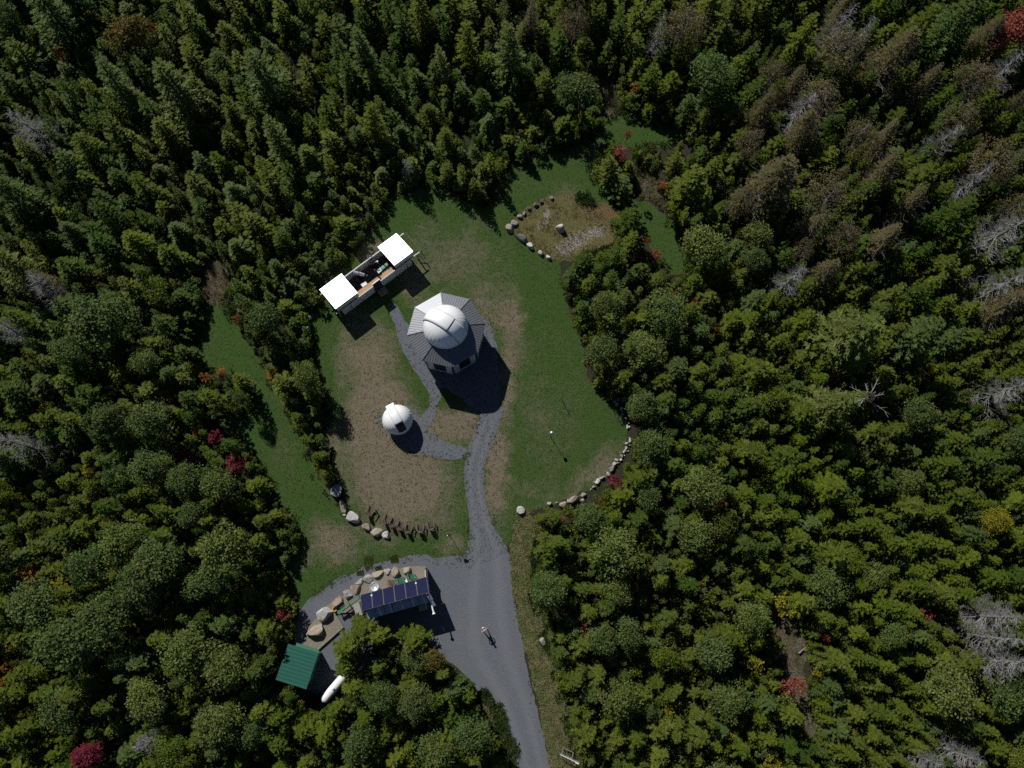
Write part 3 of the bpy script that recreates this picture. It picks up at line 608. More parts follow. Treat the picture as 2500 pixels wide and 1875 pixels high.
# ---------------------------------------------------------------- small dome
x, y = G(969, 1023, 1.6)
sd_o = empty('small_observatory', (x, y, 0), 0, 'small white fibreglass dome observatory with an open black hatch', 'observatory')
r = 1.55; zc = 1.15
b = MB(); b.lathe([(1.42, 0), (1.42, zc), (r + .04, zc), (r + .04, zc + .12), (r, zc + .14)], 64); b.build('wall', M['gelcoat'], sd_o, True)
dome('dome', r, zc + .12, 168, .011, 28).build('dome', M['gelcoat'], sd_o, True)
AZ2 = R_(-61)
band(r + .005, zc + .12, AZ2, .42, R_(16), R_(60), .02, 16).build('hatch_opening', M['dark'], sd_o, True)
band(r + .02, zc + .12, AZ2, .46, R_(62), R_(172), .07, 30).build('shutter', M['gelcoat'], sd_o, True)
v = MB(); Rz = Matrix.Rotation(AZ2 + math.pi, 3, 'Z'); v.box(Rz @ Vector((r + .06, 0, 0)) + Vector((0, 0, 1.35)), (.32, .95, .5), 0, Rz); v.build('shutter_housing', M['gelcoat'], sd_o, False, .04)
for y_ in (-.46, .46):
    Rz = Matrix.Rotation(AZ2, 3, 'Z'); t = MB(); c = math.sqrt(r * r - y_ * y_) + .03
    t.tube([Rz @ Vector((c * math.cos(q), y_, c * math.sin(q))) + Vector((0, 0, zc + .12)) for q in np.linspace(R_(14), R_(120), 24)], .02, 6); t.build('hatch_rail', M['gelcoat'], sd_o, True)

# ---------------------------------------------------------------- roll-off roof observatory
WT = 1.5
u0 = G(842.2, 675.6, WT); u1 = G(927.2, 613.2, WT); fr0 = G(877.5, 724.4, WT)
UA = math.atan2(u1[1] - u0[1], u1[0] - u0[0])
rr_ = empty('roll_off_observatory', (*u0, 0), UA, 'open roll-off roof observatory with two white roof halves pushed apart', 'observatory')
Ri = Matrix.Rotation(-UA, 2)
def loc(px, py, z): 
    p = G(px, py, z); d = Ri @ Vector((p[0] - u0[0], p[1] - u0[1])); return d
W = -loc(877.5, 724.4, WT).y                      # depth of the building
Lm = loc(927.2, 613.2, WT).x
cl0, cl1 = loc(777, 705, 2.7), loc(823, 757, 2.7)
lA, lB = loc(828.7, 665.3, 2.7), loc(876.6, 714.5, 2.7)
rA, rB, rC, rD = loc(915.5, 597.3, 2.7), loc(961.2, 563.8, 2.7), loc(1010, 609.6, 2.7), loc(964.3, 645.2, 2.7)
xl0 = (cl0.x + cl1.x) / 2; xl1 = (lA.x + lB.x) / 2; xr0 = (rA.x + rD.x) / 2; xr1 = (rB.x + rC.x) / 2
ytop = (cl0.y + lA.y + rA.y + rB.y) / 4; ybot = (cl1.y + lB.y + rC.y + rD.y) / 4
bx0, bx1 = xl1 - 2.4, xr0 + 2.0
for nm, y_, x0, x1, z in (('back_wall', 0, bx0, bx1, WT), ('front_wall', -W, bx0, bx1, WT)):
    t = MB(); t.box(((x0 + x1) / 2, y_, z / 2), (x1 - x0, .1, z)); t.build('wall', M['wallwhite'], rr_)
    t = MB(); t.box(((xl0 + xr1 + .5) / 2, y_, z + .04), (xr1 - xl0 + .9, .12, .08)); t.build('rail', M['galv'], rr_)
for x_ in (bx0, bx1):
    t = MB(); t.box((x_, -W / 2, WT / 2), (.1, W - .1, WT - .02)); t.build('wall', M['wallwhite'], rr_)
t = MB(); t.box(((bx0 + bx1) / 2, -W / 2, .12), (bx1 - bx0 - .1, W - .1, .16)); t.build('floor', M['redwood'], rr_)
for x_ in (xl0 + .1, xl0 + 1.6, xr1 + .35, xr1 - 1.2):
    for y_ in (0, -W):
        t = MB(); t.box((x_, y_, WT / 2), (.12, .12, WT)); t.build('post', M['galv'], rr_)
t = MB(); t.box((xr1 + .9, -W / 2, WT + .02), (.06, W, .06)); t.build('end_beam', M['greybark'], rr_)
t = MB(); t.tube([(xr1 + .9, -W, WT), (xr1 + .9, -W - .5, .5), (xr1 + .3, -W - .1, .3)], .05, 6); t.build('brace', M['black'], rr_)
for x0, x1, hs in ((xl0, xl1, 0), (xr0, xr1, 1)):
    hood = MB(); zb, zf = 2.30, 2.78       # back edge low, front edge high: tips towards the sun
    zb = 2.78 - (ytop - ybot) * math.tan(R_(13)); 
    hood.prism([(x0 + .1, ybot + .12), (x1 - .1, ybot + .12), (x1 - .1, ytop - .12), (x0 + .1, ytop - .12)], [WT + .1] * 4, [2.7, 2.7, zb - .06, zb - .06])
    ho = hood.build('roof_module', M['wallwhite'], rr_)
    top = MB(); top.prism([(x0, ybot), (x1, ybot), (x1, ytop), (x0, ytop)], [2.72, 2.72, zb - .04, zb - .04], [2.78, 2.78, zb, zb]); to = top.build('roof_sheet', M['roofwhite'], ho)
    rb = MB(); nn = 9
    for i in range(nn + 1):
        xx = x0 + .03 + (x1 - x0 - .06) * i / nn; rb.prism([(xx - .02, ybot), (xx + .02, ybot), (xx + .02, ytop), (xx - .02, ytop)], [2.775, 2.775, zb - .005, zb - .005], [2.81, 2.81, zb + .03, zb + .03])
    rb.build('seam', M['roofwhite'], ho)
# door and step in the front wall
dx = loc(926, 700, 1.8).x
t = MB(); t.box((dx, -W - .12, 1.2), (.98, .06, 2.36)); t.build('door', M['door'], rr_)
t = MB(); t.box((dx, -W - .12, 2.41), (1.04, .11, .06)); t.build('door_cap', M['white'], rr_)
t = MB(); t.box((dx + .1, -W - .6, .2), (1.0, .75, .4)); t.build('step', M['wood'], rr_)
# furniture and instruments inside stay things of their own
def inn(x, y, z=0.2):
    v = Matrix.Rotation(UA, 2) @ Vector((x, y)); return (u0[0] + v.x, u0[1] + v.y, z)
def desk(xa, xb, label):
    d = empty('desk', inn((xa + xb) / 2, -W + .42), UA, label, 'desk', 'plywood desks in the roll-off observatory')
    t = MB(); t.box((0, 0, .82), (xb - xa, .72, .05)); t.build('desk_top', M['ply'], d)
    for sx in (-1, 1):
        for sy in (-1, 1):
            t = MB(); t.box((sx * ((xb - xa) / 2 - .06), sy * .3, .4), (.06, .06, .8)); t.build('leg', M['ply'], d)
pL, pR = loc(884, 706, 1.2).x, loc(958, 652, 1.2).x
mid = (pL + pR) / 2
desk(xl1 + .05, mid - .75, 'plywood desk left of the observatory door'); desk(mid - .7, mid + .15, 'plywood desk behind the open observatory door'); desk(mid + .35, xr0 - .1, 'plywood desk right of the observatory door')
def onpt(px, py, z): p = G(px, py, z); return (p[0], p[1], z)
t = MB(); t.box((0, 0, .012), (.62, .42, .022)); o = t.build('paper', M['paper']); o.location = onpt(927, 660, 1.07); o.rotation_euler.z = UA; tag(o, 'white chart sheet on the right desk beside the mint green case', 'paper', 'white sheets on the desks')
o2 = o.copy(); col.objects.link(o2); o2.location = onpt(889, 694, 1.07); o2['label'] = 'white sheet on the left desk near the silver telescope'
cs = empty('case', onpt(935, 654.5, 1.09), UA, 'mint green case on the right desk of the open observatory', 'case'); t = MB(); t.box((0, 0, .09), (.5, .36, .14)); t.build('body', M['mint'], cs, False, .02); t = MB(); t.box((0, 0, .185), (.5, .36, .04)); t.build('lid', M['mint'], cs, False, .02)
o = MB().box((0, 0, .15), (.3, .3, .3)).build('electronics_box', M['concrete']); o.location = onpt(944, 648, 1.06); o.rotation_euler.z = UA; tag(o, 'grey instrument box on the desk by the right roof half', 'box')
# silver reflector on a pier
tp = onpt(882, 680, .2); te = empty('telescope', tp, 0, 'silver tube telescope on a pier inside the open observatory', 'telescope')
t = MB(); t.tube([(0, 0, 0), (0, 0, 1.05)], [.14, .09], 12); t.build('pier', M['black'], te)
d = (Vector(onpt(870, 679, 1.8)) - Vector(onpt(896, 684, 1.4))); d.z = .55; d.normalize(); c0 = Vector((0, 0, 1.45))
t = MB(); t.tube([c0 - d * .6, c0 - d * .15], [.16, .2], 20); t.tube([c0 - d * .15, c0 + d * .62], .2, 24); t.build('tube', M['steel'], te, False)
t = MB(); t.tube([c0 + d * .0, c0 + d * .06], .212, 24); t.build('ring', M['black'], te)
t = MB(); t.tube([c0 + d * .621, c0 + d * .628], .18, 24); t.build('aperture', M['dark'], te)
t = MB(); t.tube([c0 - d * .6, c0 - d * .85], .05, 8); t.box(c0 - d * .9, (.16, .2, .16)); t.build('camera_mount', M['black'], te)
tp = onpt(913, 650, .2); te = empty('telescope', tp, 0, 'black open truss telescope beside the back wall of the observatory', 'telescope')
t = MB(); t.tube([(0, 0, 0), (0, 0, .9)], [.16, .1], 12); t.build('pier', M['black'], te)
t = MB(); t.lathe([(.26, -.3), (.3, -.3), (.3, 0), (.26, 0)], 20, c=(0, 0, 1.3)); t.build('mirror_cell', M['black'], te)
t = MB(); t.lathe([(.28, .7), (.32, .7), (.32, .8), (.28, .8)], 20, c=(0, 0, 1.3)); t.build('truss_ring', M['black'], te)
for k in range(6):
    a = k * math.pi / 3; t = MB(); t.tube([(.29 * math.cos(a), .29 * math.sin(a), 1.3), (.29 * math.cos(a + .5), .29 * math.sin(a + .5), 2.02)], .018, 6); t.build('truss_rod', M['black'], te)
t = MB(); t.tube([(-.4, 0, 1.05), (.5, .1, 1.0)], .05, 8); t.tube([(.5, .1, 1.0), (.62, .12, 1.0)], .14, 12); t.build('counterweight', M['steel'], te)
t = MB(); t.tube([(0, 0, 0), (0, 0, 1.0)], [.11, .09], 12); o = t.build('pier', M['redwood']); o.location = onpt(918, 667, .2); tag(o, 'dark red brown instrument pier between the desks', 'pier')

# ---------------------------------------------------------------- solar shed
hL, hH = 2.65, 3.85
p_tl, p_tr = G(880, 1453, hL), G(1041.3, 1408.5, hL); p_br, p_bl = G(1046, 1447, hH), G(884.3, 1492, hH)
SA = math.atan2(p_tr[1] - p_tl[1], p_tr[0] - p_tl[0])
sh = empty('solar_shed', (*p_tl, 0), SA, 'open equipment shed carrying six blue solar panels on its roof', 'shed')
Rs = Matrix.Rotation(-SA, 2)
def sl(px, py, z): p = G(px, py, z); return Rs @ Vector((p[0] - p_tl[0], p[1] - p_tl[1]))
Lp = sl(1041.3, 1408.5, hL).x; Dp = -(sl(1046, 1447, hH).y + sl(884.3, 1492, hH).y) / 2
pw = Lp / 6; ang = math.atan2(hH - hL, Dp); sl_len = math.hypot(Dp, hH - hL)
for i in range(6):
    Rx = Matrix.Rotation(-ang, 3, 'X'); c = Vector((pw * (i + .5), -Dp / 2, (hL + hH) / 2))
    pn = bpy.data.objects.new('solar_panel', None); 
    t = MB(); t.box((0, 0, 0), (pw - .03, sl_len, .035)); po = t.build('solar_panel', M['pv'], sh); po.location = c; po.rotation_euler = (-ang, 0, 0)
    f = MB()
    for sx in (-1, 1): f.box((sx * (pw / 2 - .02), 0, .004), (.018, sl_len + .01, .05))
    for sy in (-1, 1): f.box((0, sy * (sl_len / 2 - .01), .004), (pw - .07, .012, .05))
    f.build('frame', M['wood'], po)
r0 = sl(905, 1509, 2.35); r1 = sl(1046.5, 1472, 2.35); ry = (r0.y + r1.y) / 2
rx0, rx1 = r0.x - .25, r1.x; yT = -.15; nsh = 7
zr = lambda y_: 2.75 - (y_ - yT) / (ry - yT) * .35
for i in range(nsh):
    a = rx0 + (rx1 - rx0) * i / nsh; b_ = rx0 + (rx1 - rx0) * (i + 1) / nsh - .035
    t = MB(); t.prism([(a, ry), (b_, ry), (b_, yT), (a, yT)], [zr(ry) - .05] * 2 + [zr(yT) - .25] * 2, [zr(ry)] * 2 + [zr(yT) - .2] * 2); ro = t.build('roof_sheet', M['bluemetal'], sh)
    rb = MB()
    for j in range(4):
        xx = a + (b_ - a) * (j + .5) / 4; rb.prism([(xx - .015, ry), (xx + .015, ry), (xx + .015, yT), (xx - .015, yT)], [zr(ry) - .001] * 2 + [zr(yT) - .201] * 2, [zr(ry) + .02] * 2 + [zr(yT) - .18] * 2)
    rb.build('seam', M['bluemetal'], ro)
t = MB(); t.box(((rx0 + rx1) / 2 - .2, (yT + ry) / 2, 1.1), (rx1 - rx0 - .9, abs(ry - yT) - .8, 2.2)); t.build('wall', M['wallwhite'], sh)
for x_ in (.15, Lp / 3, Lp * 2 / 3, Lp - .15):
    t = MB(); t.box((x_, -.2, 1.3), (.12, .12, 2.6)); t.build('post', M['wood'], sh)
    t = MB(); t.box((x_, -Dp + .12, 1.85), (.12, .12, 3.65)); t.build('post', M['wood'], sh)
for k in (1, 5):
    t = MB(); t.lathe([(.0, .1), (.09, .1), (.09, 0), (.0, 0)], 16, c=(pw * k, -Dp * .2 - .0, hL + .2 * (hH - hL) + .03)); t.build('antenna_puck', M['white'], sh, False)
# wing wall and pipe at the right end
wb0, wb1 = G(1042.5, 1388), G(1045, 1412); wa = math.atan2(wb1[1] - wb0[1], wb1[0] - wb0[0]); wl_ = math.dist(wb0, wb1) + 1.4
ww = empty('wing_wall', ((wb0[0]), wb0[1], 0), wa, 'white ribbed metal wing wall at the right end of the solar shed', 'wall')
nsl = 6
for i in range(nsl):
    t = MB(); t.box((wl_ * (i + .5) / nsl, .0 if i % 2 else .02, 1.1), (wl_ / nsl - .02, .06, 2.2)); t.build('panel', M['white'], ww)
t = MB(); t.tube([(0, 0, 0), (0, 0, 2.3)], .06, 8); t.build('post', M['galv'], ww)
pi = MB(); e0, e1 = onpt(1047, 1450, 2.65), onpt(1059, 1497, 2.65)
pipe = empty('white_pipe', (e0[0], e0[1], 0), 0, 'white pipe boom sticking out past the right end of the solar shed', 'pipe')
dv = Vector(e1) - Vector(e0); dv.z = 0
t = MB(); t.tube([(0, 0, 2.65), (dv.x, dv.y, 2.65)], [.06, .085], 10); t.build('tube', M['white'], pipe)
t = MB(); t.tube([(dv.x * .96, dv.y * .96, 2.65), (dv.x * 1.04, dv.y * 1.04, 2.65)], [.09, .17], 12); t.build('flared_end', M['white'], pipe)
t = MB(); t.tube([(dv.x * .35, dv.y * .35, 0), (dv.x * .35, dv.y * .35, 2.6)], .05, 8); t.build('support', M['galv'], pipe)
o = MB().box((0, 0, .5), (.75, .55, 1.0)).build('utility_box', M['concrete'], None, False, .03); o.location = (*G(1032, 1484, .9), 0); o.rotation_euler.z = SA; tag(o, 'grey utility cabinet in the shade behind the solar shed', 'cabinet')
o = empty('utility_box', (*G(873.5, 1489, 1.2), 0), SA + R_(4), 'pale utility box against the left end of the solar shed', 'cabinet')
t = MB(); t.box((0, 0, .6), (.55, 1.15, 1.2)); t.build('body', M['wallwhite'], o, False, .02); t = MB(); t.box((0, 0, 1.23), (.62, 1.22, .05)); t.build('lid', M['concrete'], o)
# terrace slab
TER = [(738, 1585), (755, 1530), (800, 1478), (850, 1445), (880, 1412), (930, 1398), (1000, 1383), (1040, 1383), (1044, 1450), (890, 1490), (820, 1498), (839, 1530), (770, 1591)]
o = sheet('terrace', TER, .20, M['pea'], 'tan pea gravel terrace behind the solar shed', .06, 20, 0)
t = MB(); ed = [G(*p) for p in ((839, 1530), (770, 1591))]; a_ = math.atan2(ed[1][1] - ed[0][1], ed[1][0] - ed[0][0])
t.box(((ed[0][0] + ed[1][0]) / 2, (ed[0][1] + ed[1][1]) / 2, .12), (math.dist(*ed), .14, .26), a_); o = t.build('retaining_wall', M['wood']); tag(o, 'timber edge of the terrace above the shaded trees', 'wall')
# shiny dish
o = empty('metal_dish', onpt(916.5, 1432, .2), 0, 'shiny round silver dish standing on the terrace', 'dish')
t = MB(); t.lathe([(.42, .62), (.40, .60), (.3, .52), (.15, .46), (.0, .44)], 40); t.build('bowl', M['steel'], o, True); t = MB(); t.lathe([(.43, .60), (.455, .63), (.43, .66), (.41, .63), (.43, .60)], 40); t.build('rim', M['steel'], o, True)
t = MB(); t.lathe([(.2, .555), (.215, .57), (.2, .58)], 24); t.build('inner_ring', M['galv'], o, True)
for k in range(3):
    a = k * 2.094; t = MB(); t.tube([(.3 * math.cos(a), .3 * math.sin(a), .52), (.36 * math.cos(a), .36 * math.sin(a), 0)], .02, 6); t.build('leg', M['steel'], o)
# green bench, wood, hose coil
bA = G(826, 1497, .5); bB = G(880, 1456, .5); ba = math.atan2(bB[1] - bA[1], bB[0] - bA[0]); bl = math.dist(bA, bB)
o = empty('bench', ((bA[0] + bB[0]) / 2, (bA[1] + bB[1]) / 2, .2), ba, 'long green painted bench running from the terrace to the solar shed', 'bench')
t = MB(); t.box((-bl * .34, 0, .5), (bl * .32, .34, .05)); t.build('seat', M['greenwood'], o)
for y_ in (-.12, .12):
    t = MB(); t.box((bl * .16, y_, .5), (bl * .66, .09, .05)); t.build('slat', M['greenwood'], o)
t = MB(); t.box((bl * .1, .24, .9), (bl * .8, .05, .12)); t.build('back_rail', M['greenwood'], o)
for x_ in (-bl * .45, 0, bl * .45):
    for y_ in (-.12, .2):
        t = MB(); t.box((x_, y_, .24), (.08, .08, .48)); t.build('leg', M['greenwood'], o)
for i, (px, py, l_, rz) in enumerate([(858, 1487, .55, .6), (862, 1490, .5, .8), (852, 1491, .5, .5), (866, 1483, .45, .7), (849, 1487, .4, 1.0)]):
    t = MB(); t.tube([(-l_ / 2, 0, .1), (l_ / 2, 0, .12)], [.085, .07], 9); o = t.build('log', M['wood']); o.location = onpt(px, py, .02); o.rotation_euler.z = rz
    tag(o, ['split log nearest the pale box below the green bench', 'split log lowest in the heap below the green bench', 'split log at the left of the heap below the bench', 'split log at the right of the heap below the bench', 'short log at the top left of the heap below the bench'][i], 'log', 'logs under the bench')
o = empty('hose_coil', onpt(818, 1487.5, .2), 0, 'yellow hose coil lying beside the brown boulder', 'hose')
for k in range(3):
    t = MB(); n = 28; t.tube([(.2 * math.cos(2 * math.pi * q / n), .2 * math.sin(2 * math.pi * q / n), .05 + k * .06) for q in range(n + 1)], .045, 8, False); t.build('loop', M['yellow'], o, True)

# ---------------------------------------------------------------- green-roofed shed
gz = 2.7; gc = [G(705.6, 1572.7, gz), G(779.4, 1595.5, gz), G(745.7, 1682.7, gz), G(670.9, 1658.4, gz)]
ga = math.atan2(gc[1][1] - gc[0][1], gc[1][0] - gc[0][0]); cx = sum(p[0] for p in gc) / 4; cy = sum(p[1] for p in gc) / 4
gw = (math.dist(gc[0], gc[1]) + math.dist(gc[3], gc[2])) / 2; gd = (math.dist(gc[0], gc[3]) + math.dist(gc[1], gc[2])) / 2
o = empty('garden_shed', (cx, cy, 0), ga, 'small shed with a ribbed green metal roof among the trees', 'shed')
n = 10
for i in range(n):
    y0 = gd / 2 - gd * i / n; y1 = gd / 2 - gd * (i + 1) / n + .02; zz = lambda y_: gz + .0 - (y_) * .05
    t = MB(); t.prism([(-gw / 2, y1), (gw / 2, y1), (gw / 2, y0), (-gw / 2, y0)], [zz(y1) - .05] * 2 + [zz(y0) - .05] * 2, [zz(y1)] * 2 + [zz(y0)] * 2); ro = t.build('roof_sheet', M['greenroof'], o)
    t = MB(); t.box((0, y0 - .03, zz(y0) + .004), (gw, .03, .02)); t.build('rib', M['greenroof'], ro)
for sx, sy, a, b_ in ((0, 1, gw - .5, .08), (0, -1, gw - .5, .08), (1, 0, .08, gd - .5), (-1, 0, .08, gd - .5)):
    t = MB(); t.box((sx * (gw / 2 - .28), sy * (gd / 2 - .28), 1.25), (a, b_, 2.5)); t.build('wall', M['greenwood'], o)
t = MB(); t.box((.3, gd / 2 + .12, gz - .35), (gw * .75, .3, .05)); t.build('gutter_board', M['greenwood'], o)
t = MB(); t.box((gw * .1, gd / 2 - .22, 1.0), (.85, .06, 2.0)); t.build('door', M['greenroof'], o)

# ---------------------------------------------------------------- propane tank
o = empty('propane_tank', (*G(816, 1679, .7), 0), R_(49.5), 'long white propane tank in the shade beside the green-roofed shed', 'tank')
tr, tl = .43, 3.35; prof = [(0, -tl / 2)] + [(tr * math.cos(q), -tl / 2 + tr + tr * math.sin(q)) for q in np.linspace(-1.4, 0, 8)] + [(tr * math.cos(q), tl / 2 - tr + tr * math.sin(q)) for q in np.linspace(0, 1.4, 8)] + [(0, tl / 2)]
t = MB(); t.lathe(prof, 36); t.v = [(z, y, x + .78) for x, y, z in t.v]; t.build('tank_body', M['gelcoat'], o, True)
t = MB(); t.lathe([(.16, 1.12), (.17, 1.2), (.14, 1.26), (0, 1.28)], 20); t.build('valve_dome', M['gelcoat'], o, True)
for x_ in (-1.1, -.5, .55, 1.3):
    t = MB(); t.tube([(x_, 0, 1.13), (x_, 0, 1.22)], .045, 8); t.build('valve', M['steel'], o)
t = MB(); t.tube([(0, 0, 1.2), (.1, -.25, 1.1), (.1, -.4, .9)], .02, 6); t.build('hose', M['black'], o)
for x_ in (-.95, .95):
    t = MB(); t.box((x_, 0, .2), (.2, .6, .42)); t.build('foot', M['concrete'], o)

# ---------------------------------------------------------------- Adirondack chairs
def chair(mat):
    r = empty('adirondack_chair', (0, 0, 0))
    t = MB()
    for i in range(5):
        y = .26 - i * .11; t.box((0, y, .38 - i * .028), (.5, .095, .025), 0, Matrix.Rotation(R_(14), 3, 'X'))
    t.build('seat', M[mat], r)
    t = MB(); Rx = Matrix.Rotation(R_(-68) + math.pi, 3, 'X')
    for i in range(5):
        x = (i - 2) * .108; L = .74 - abs(i - 2) * .055 - (abs(i - 2) ** 2) * .012
        t.box((x, -.26 - .19 * L / .74 * 1.0, .27 + L * .46), (.095, .022, L), 0, Matrix.Rotation(R_(20), 3, 'X'))
    t.build('backrest', M[mat], r)
    for s in (-1, 1):
        t = MB(); t.prism([(s * .27, .38), (s * .42, .36), (s * .42, .1), (s * .36, -.36), (s * .28, -.36)][::s], .56, .585); t.build('arm', M[mat], r)
        t = MB(); t.box((s * .32, .3, .28), (.03, .1, .56)); t.build('leg', M[mat], r)
        t = MB(); t.box((s * .3, -.3, .18), (.03, .1, .3), 0, Matrix.Rotation(R_(-20), 3, 'X')); t.build('leg', M[mat], r)
    return r
cb = chair('brownp'); cg = chair('greenp')
chairs = [(904, 1247, -28, 1.12, 'larger brown chair turned toward the domes, nearest the boulders'),
    (944, 1267, -30, 1, 'brown chair at the left end of the touching row of four'), (961, 1275, -24, 1, 'brown chair second from the left in the touching row'),
    (979, 1282, -18, 1, 'brown chair third from the left in the touching row'), (998, 1289, -14, 1, 'brown chair at the right end of the touching row of four'),
    (1026, 1288, 2, 1, 'brown chair standing apart, left of the last one'), (1052, 1282, 8, 1, 'brown chair farthest right, nearest the lamp pole'),
    (957, 1424, 4, 1, 'brown chair on the terrace beside a green one')]
for i, (px, py, rz, s, lb) in enumerate(chairs):
    c = cb if i == 0 else copy_tree(cb); z = .2 if i == 7 else 0
    c.location = (*G(px, py, .3 + z), z); c.rotation_euler.z = R_(rz); c.scale = (s, s, s); tag(c, lb, 'chair', 'brown chairs on the lawn' if i < 7 else 'chairs on the terrace')
for i, (px, py, rz, lb) in enumerate([(978, 1419, 10, 'green chair on the terrace between the brown one and the other green one'), (1004, 1410, -2, 'green chair nearest the white wing wall')]):
    c = cg if i == 0 else copy_tree(cg); c.location = (*G(px, py, .5), .2); c.rotation_euler.z = R_(rz); tag(c, lb, 'chair', 'chairs on the terrace')
o = empty('side_table', onpt(995, 1418, .2), 0, 'tiny white side table between the two green chairs', 'table')
t = MB(); t.lathe([(0, .45), (.17, .45), (.17, .42), (0, .42)], 20); t.build('table_top', M['white'], o); t = MB(); t.tube([(0, 0, 0), (0, 0, .42)], [.1, .03], 8); t.build('leg', M['white'], o)

# ---------------------------------------------------------------- poles, gate, barrel, tarp
def lamp_pole(px, py, h, label, big):
    o = empty('lamp_pole', (*G(px, py), 0), 0, label, 'lamp', 'lamp poles on the lawn')
    t = MB(); t.tube([(0, 0, 0), (0, 0, h)], .03, 8); t.build('pole', M['black'], o)
    t = MB()
    if big:
        t.box((0, .05, h - .1), (.32, .2, .2)); t.box((.2, .1, h - .05), (.12, .12, .12)); t.build('lamp_head', M['black'], o)
        t = MB(); t.box((.4, .2, h - .1), (.4, .03, .03), .4); t.build('side_arm', M['black'], o)
    else:
        t.lathe([(0, h - .22), (.16, h - .2), (.19, h - .05), (.15, h), (0, h + .02)], 20); t.build('lamp_head', M['galv'], o, True)
    t = MB(); t.lathe([(0, .06), (.04, .055), (.055, .03), (.06, 0)], 16, c=(-.14 if big else 0, 0, h + .01)); t.build('globe', M['white'], o, True)
lamp_pole(1101, 1311, 2.65, 'dark lamp pole by the drive, near the last brown chair', True)
lamp_pole(1344, 1067, 2.6, 'thin pole with a white cap standing alone on the right lawn', False)
o = empty('pipe_gate', (*G(1368, 1842, .9), 0), R_(-24), 'open white pipe gate at the right of the drive, bottom edge', 'gate')
t = MB(); t.tube([(0, 0, 1.0), (2.0, 0, 1.0)], .045, 8); t.build('top_tube', M['wallwhite'], o); t = MB(); t.tube([(0, 0, .35), (2.0, 0, .35)], .045, 8); t.build('bottom_tube', M['galv'], o)
for x_ in (0, .7, 1.4, 2.0):
    t = MB(); t.tube([(x_, 0, .35 if x_ else 0), (x_, 0, 1.0)], .035, 8); t.build('upright', M['galv'], o)
t = MB(); t.box((1.75, -.06, .95), (.42, .05, .3)); t.build('plate', M['white'], o)
for x_ in (.1, 1.15):
    t = MB(); t.tube([(x_, 0, .95), (x_, .55, .4), (x_, .6, 0)], .03, 8); t.build('stay', M['galv'], o)
t = MB(); t.tube([(.1, .57, .38), (1.15, .57, .38)], .03, 8); t.build('stay_rail', M['galv'], o)
o = empty('barrel', (*G(1417, 782, .6), 0), 0, 'blue rimmed barrel half hidden by trees at the right lawn edge', 'barrel')
t = MB(); t.lathe([(.0, .02), (.38, .02), (.4, .1), (.4, .45), (.42, .5), (.4, .55), (.4, .95), (.36, 1.0)], 28); t.build('drum', M['barrel'], o, True); t = MB(); t.lathe([(.36, .98), (.42, 1.0), (.42, 1.03), (.36, 1.03), (.36, .98)], 28); t.build('rim', M['white'], o, True)
t = MB(); n = 12
pts = [(-.6 + 1.2 * i / n, -.5 + 1.0 * j / n, .35 + .15 * noise.noise(Vector((i * .5, j * .4, 2))) + .25 * (1 - abs(j / n - .5) * 2)) for i in range(n + 1) for j in range(n + 1)]
t.add(pts, [(i * (n + 1) + j, (i + 1) * (n + 1) + j, (i + 1) * (n + 1) + j + 1, i * (n + 1) + j + 1) for i in range(n) for j in range(n)])
o = t.build('tarp', M['bluetarp'], None, True); o.location = (*G(694, 1511, .4), -.1); o.rotation_euler.z = -.6; tag(o, 'pale blue tarp beside a reddening tree left of the yard', 'tarp'); sm_ = o.modifiers.new('thick', 'SOLIDIFY'); sm_.thickness = .02

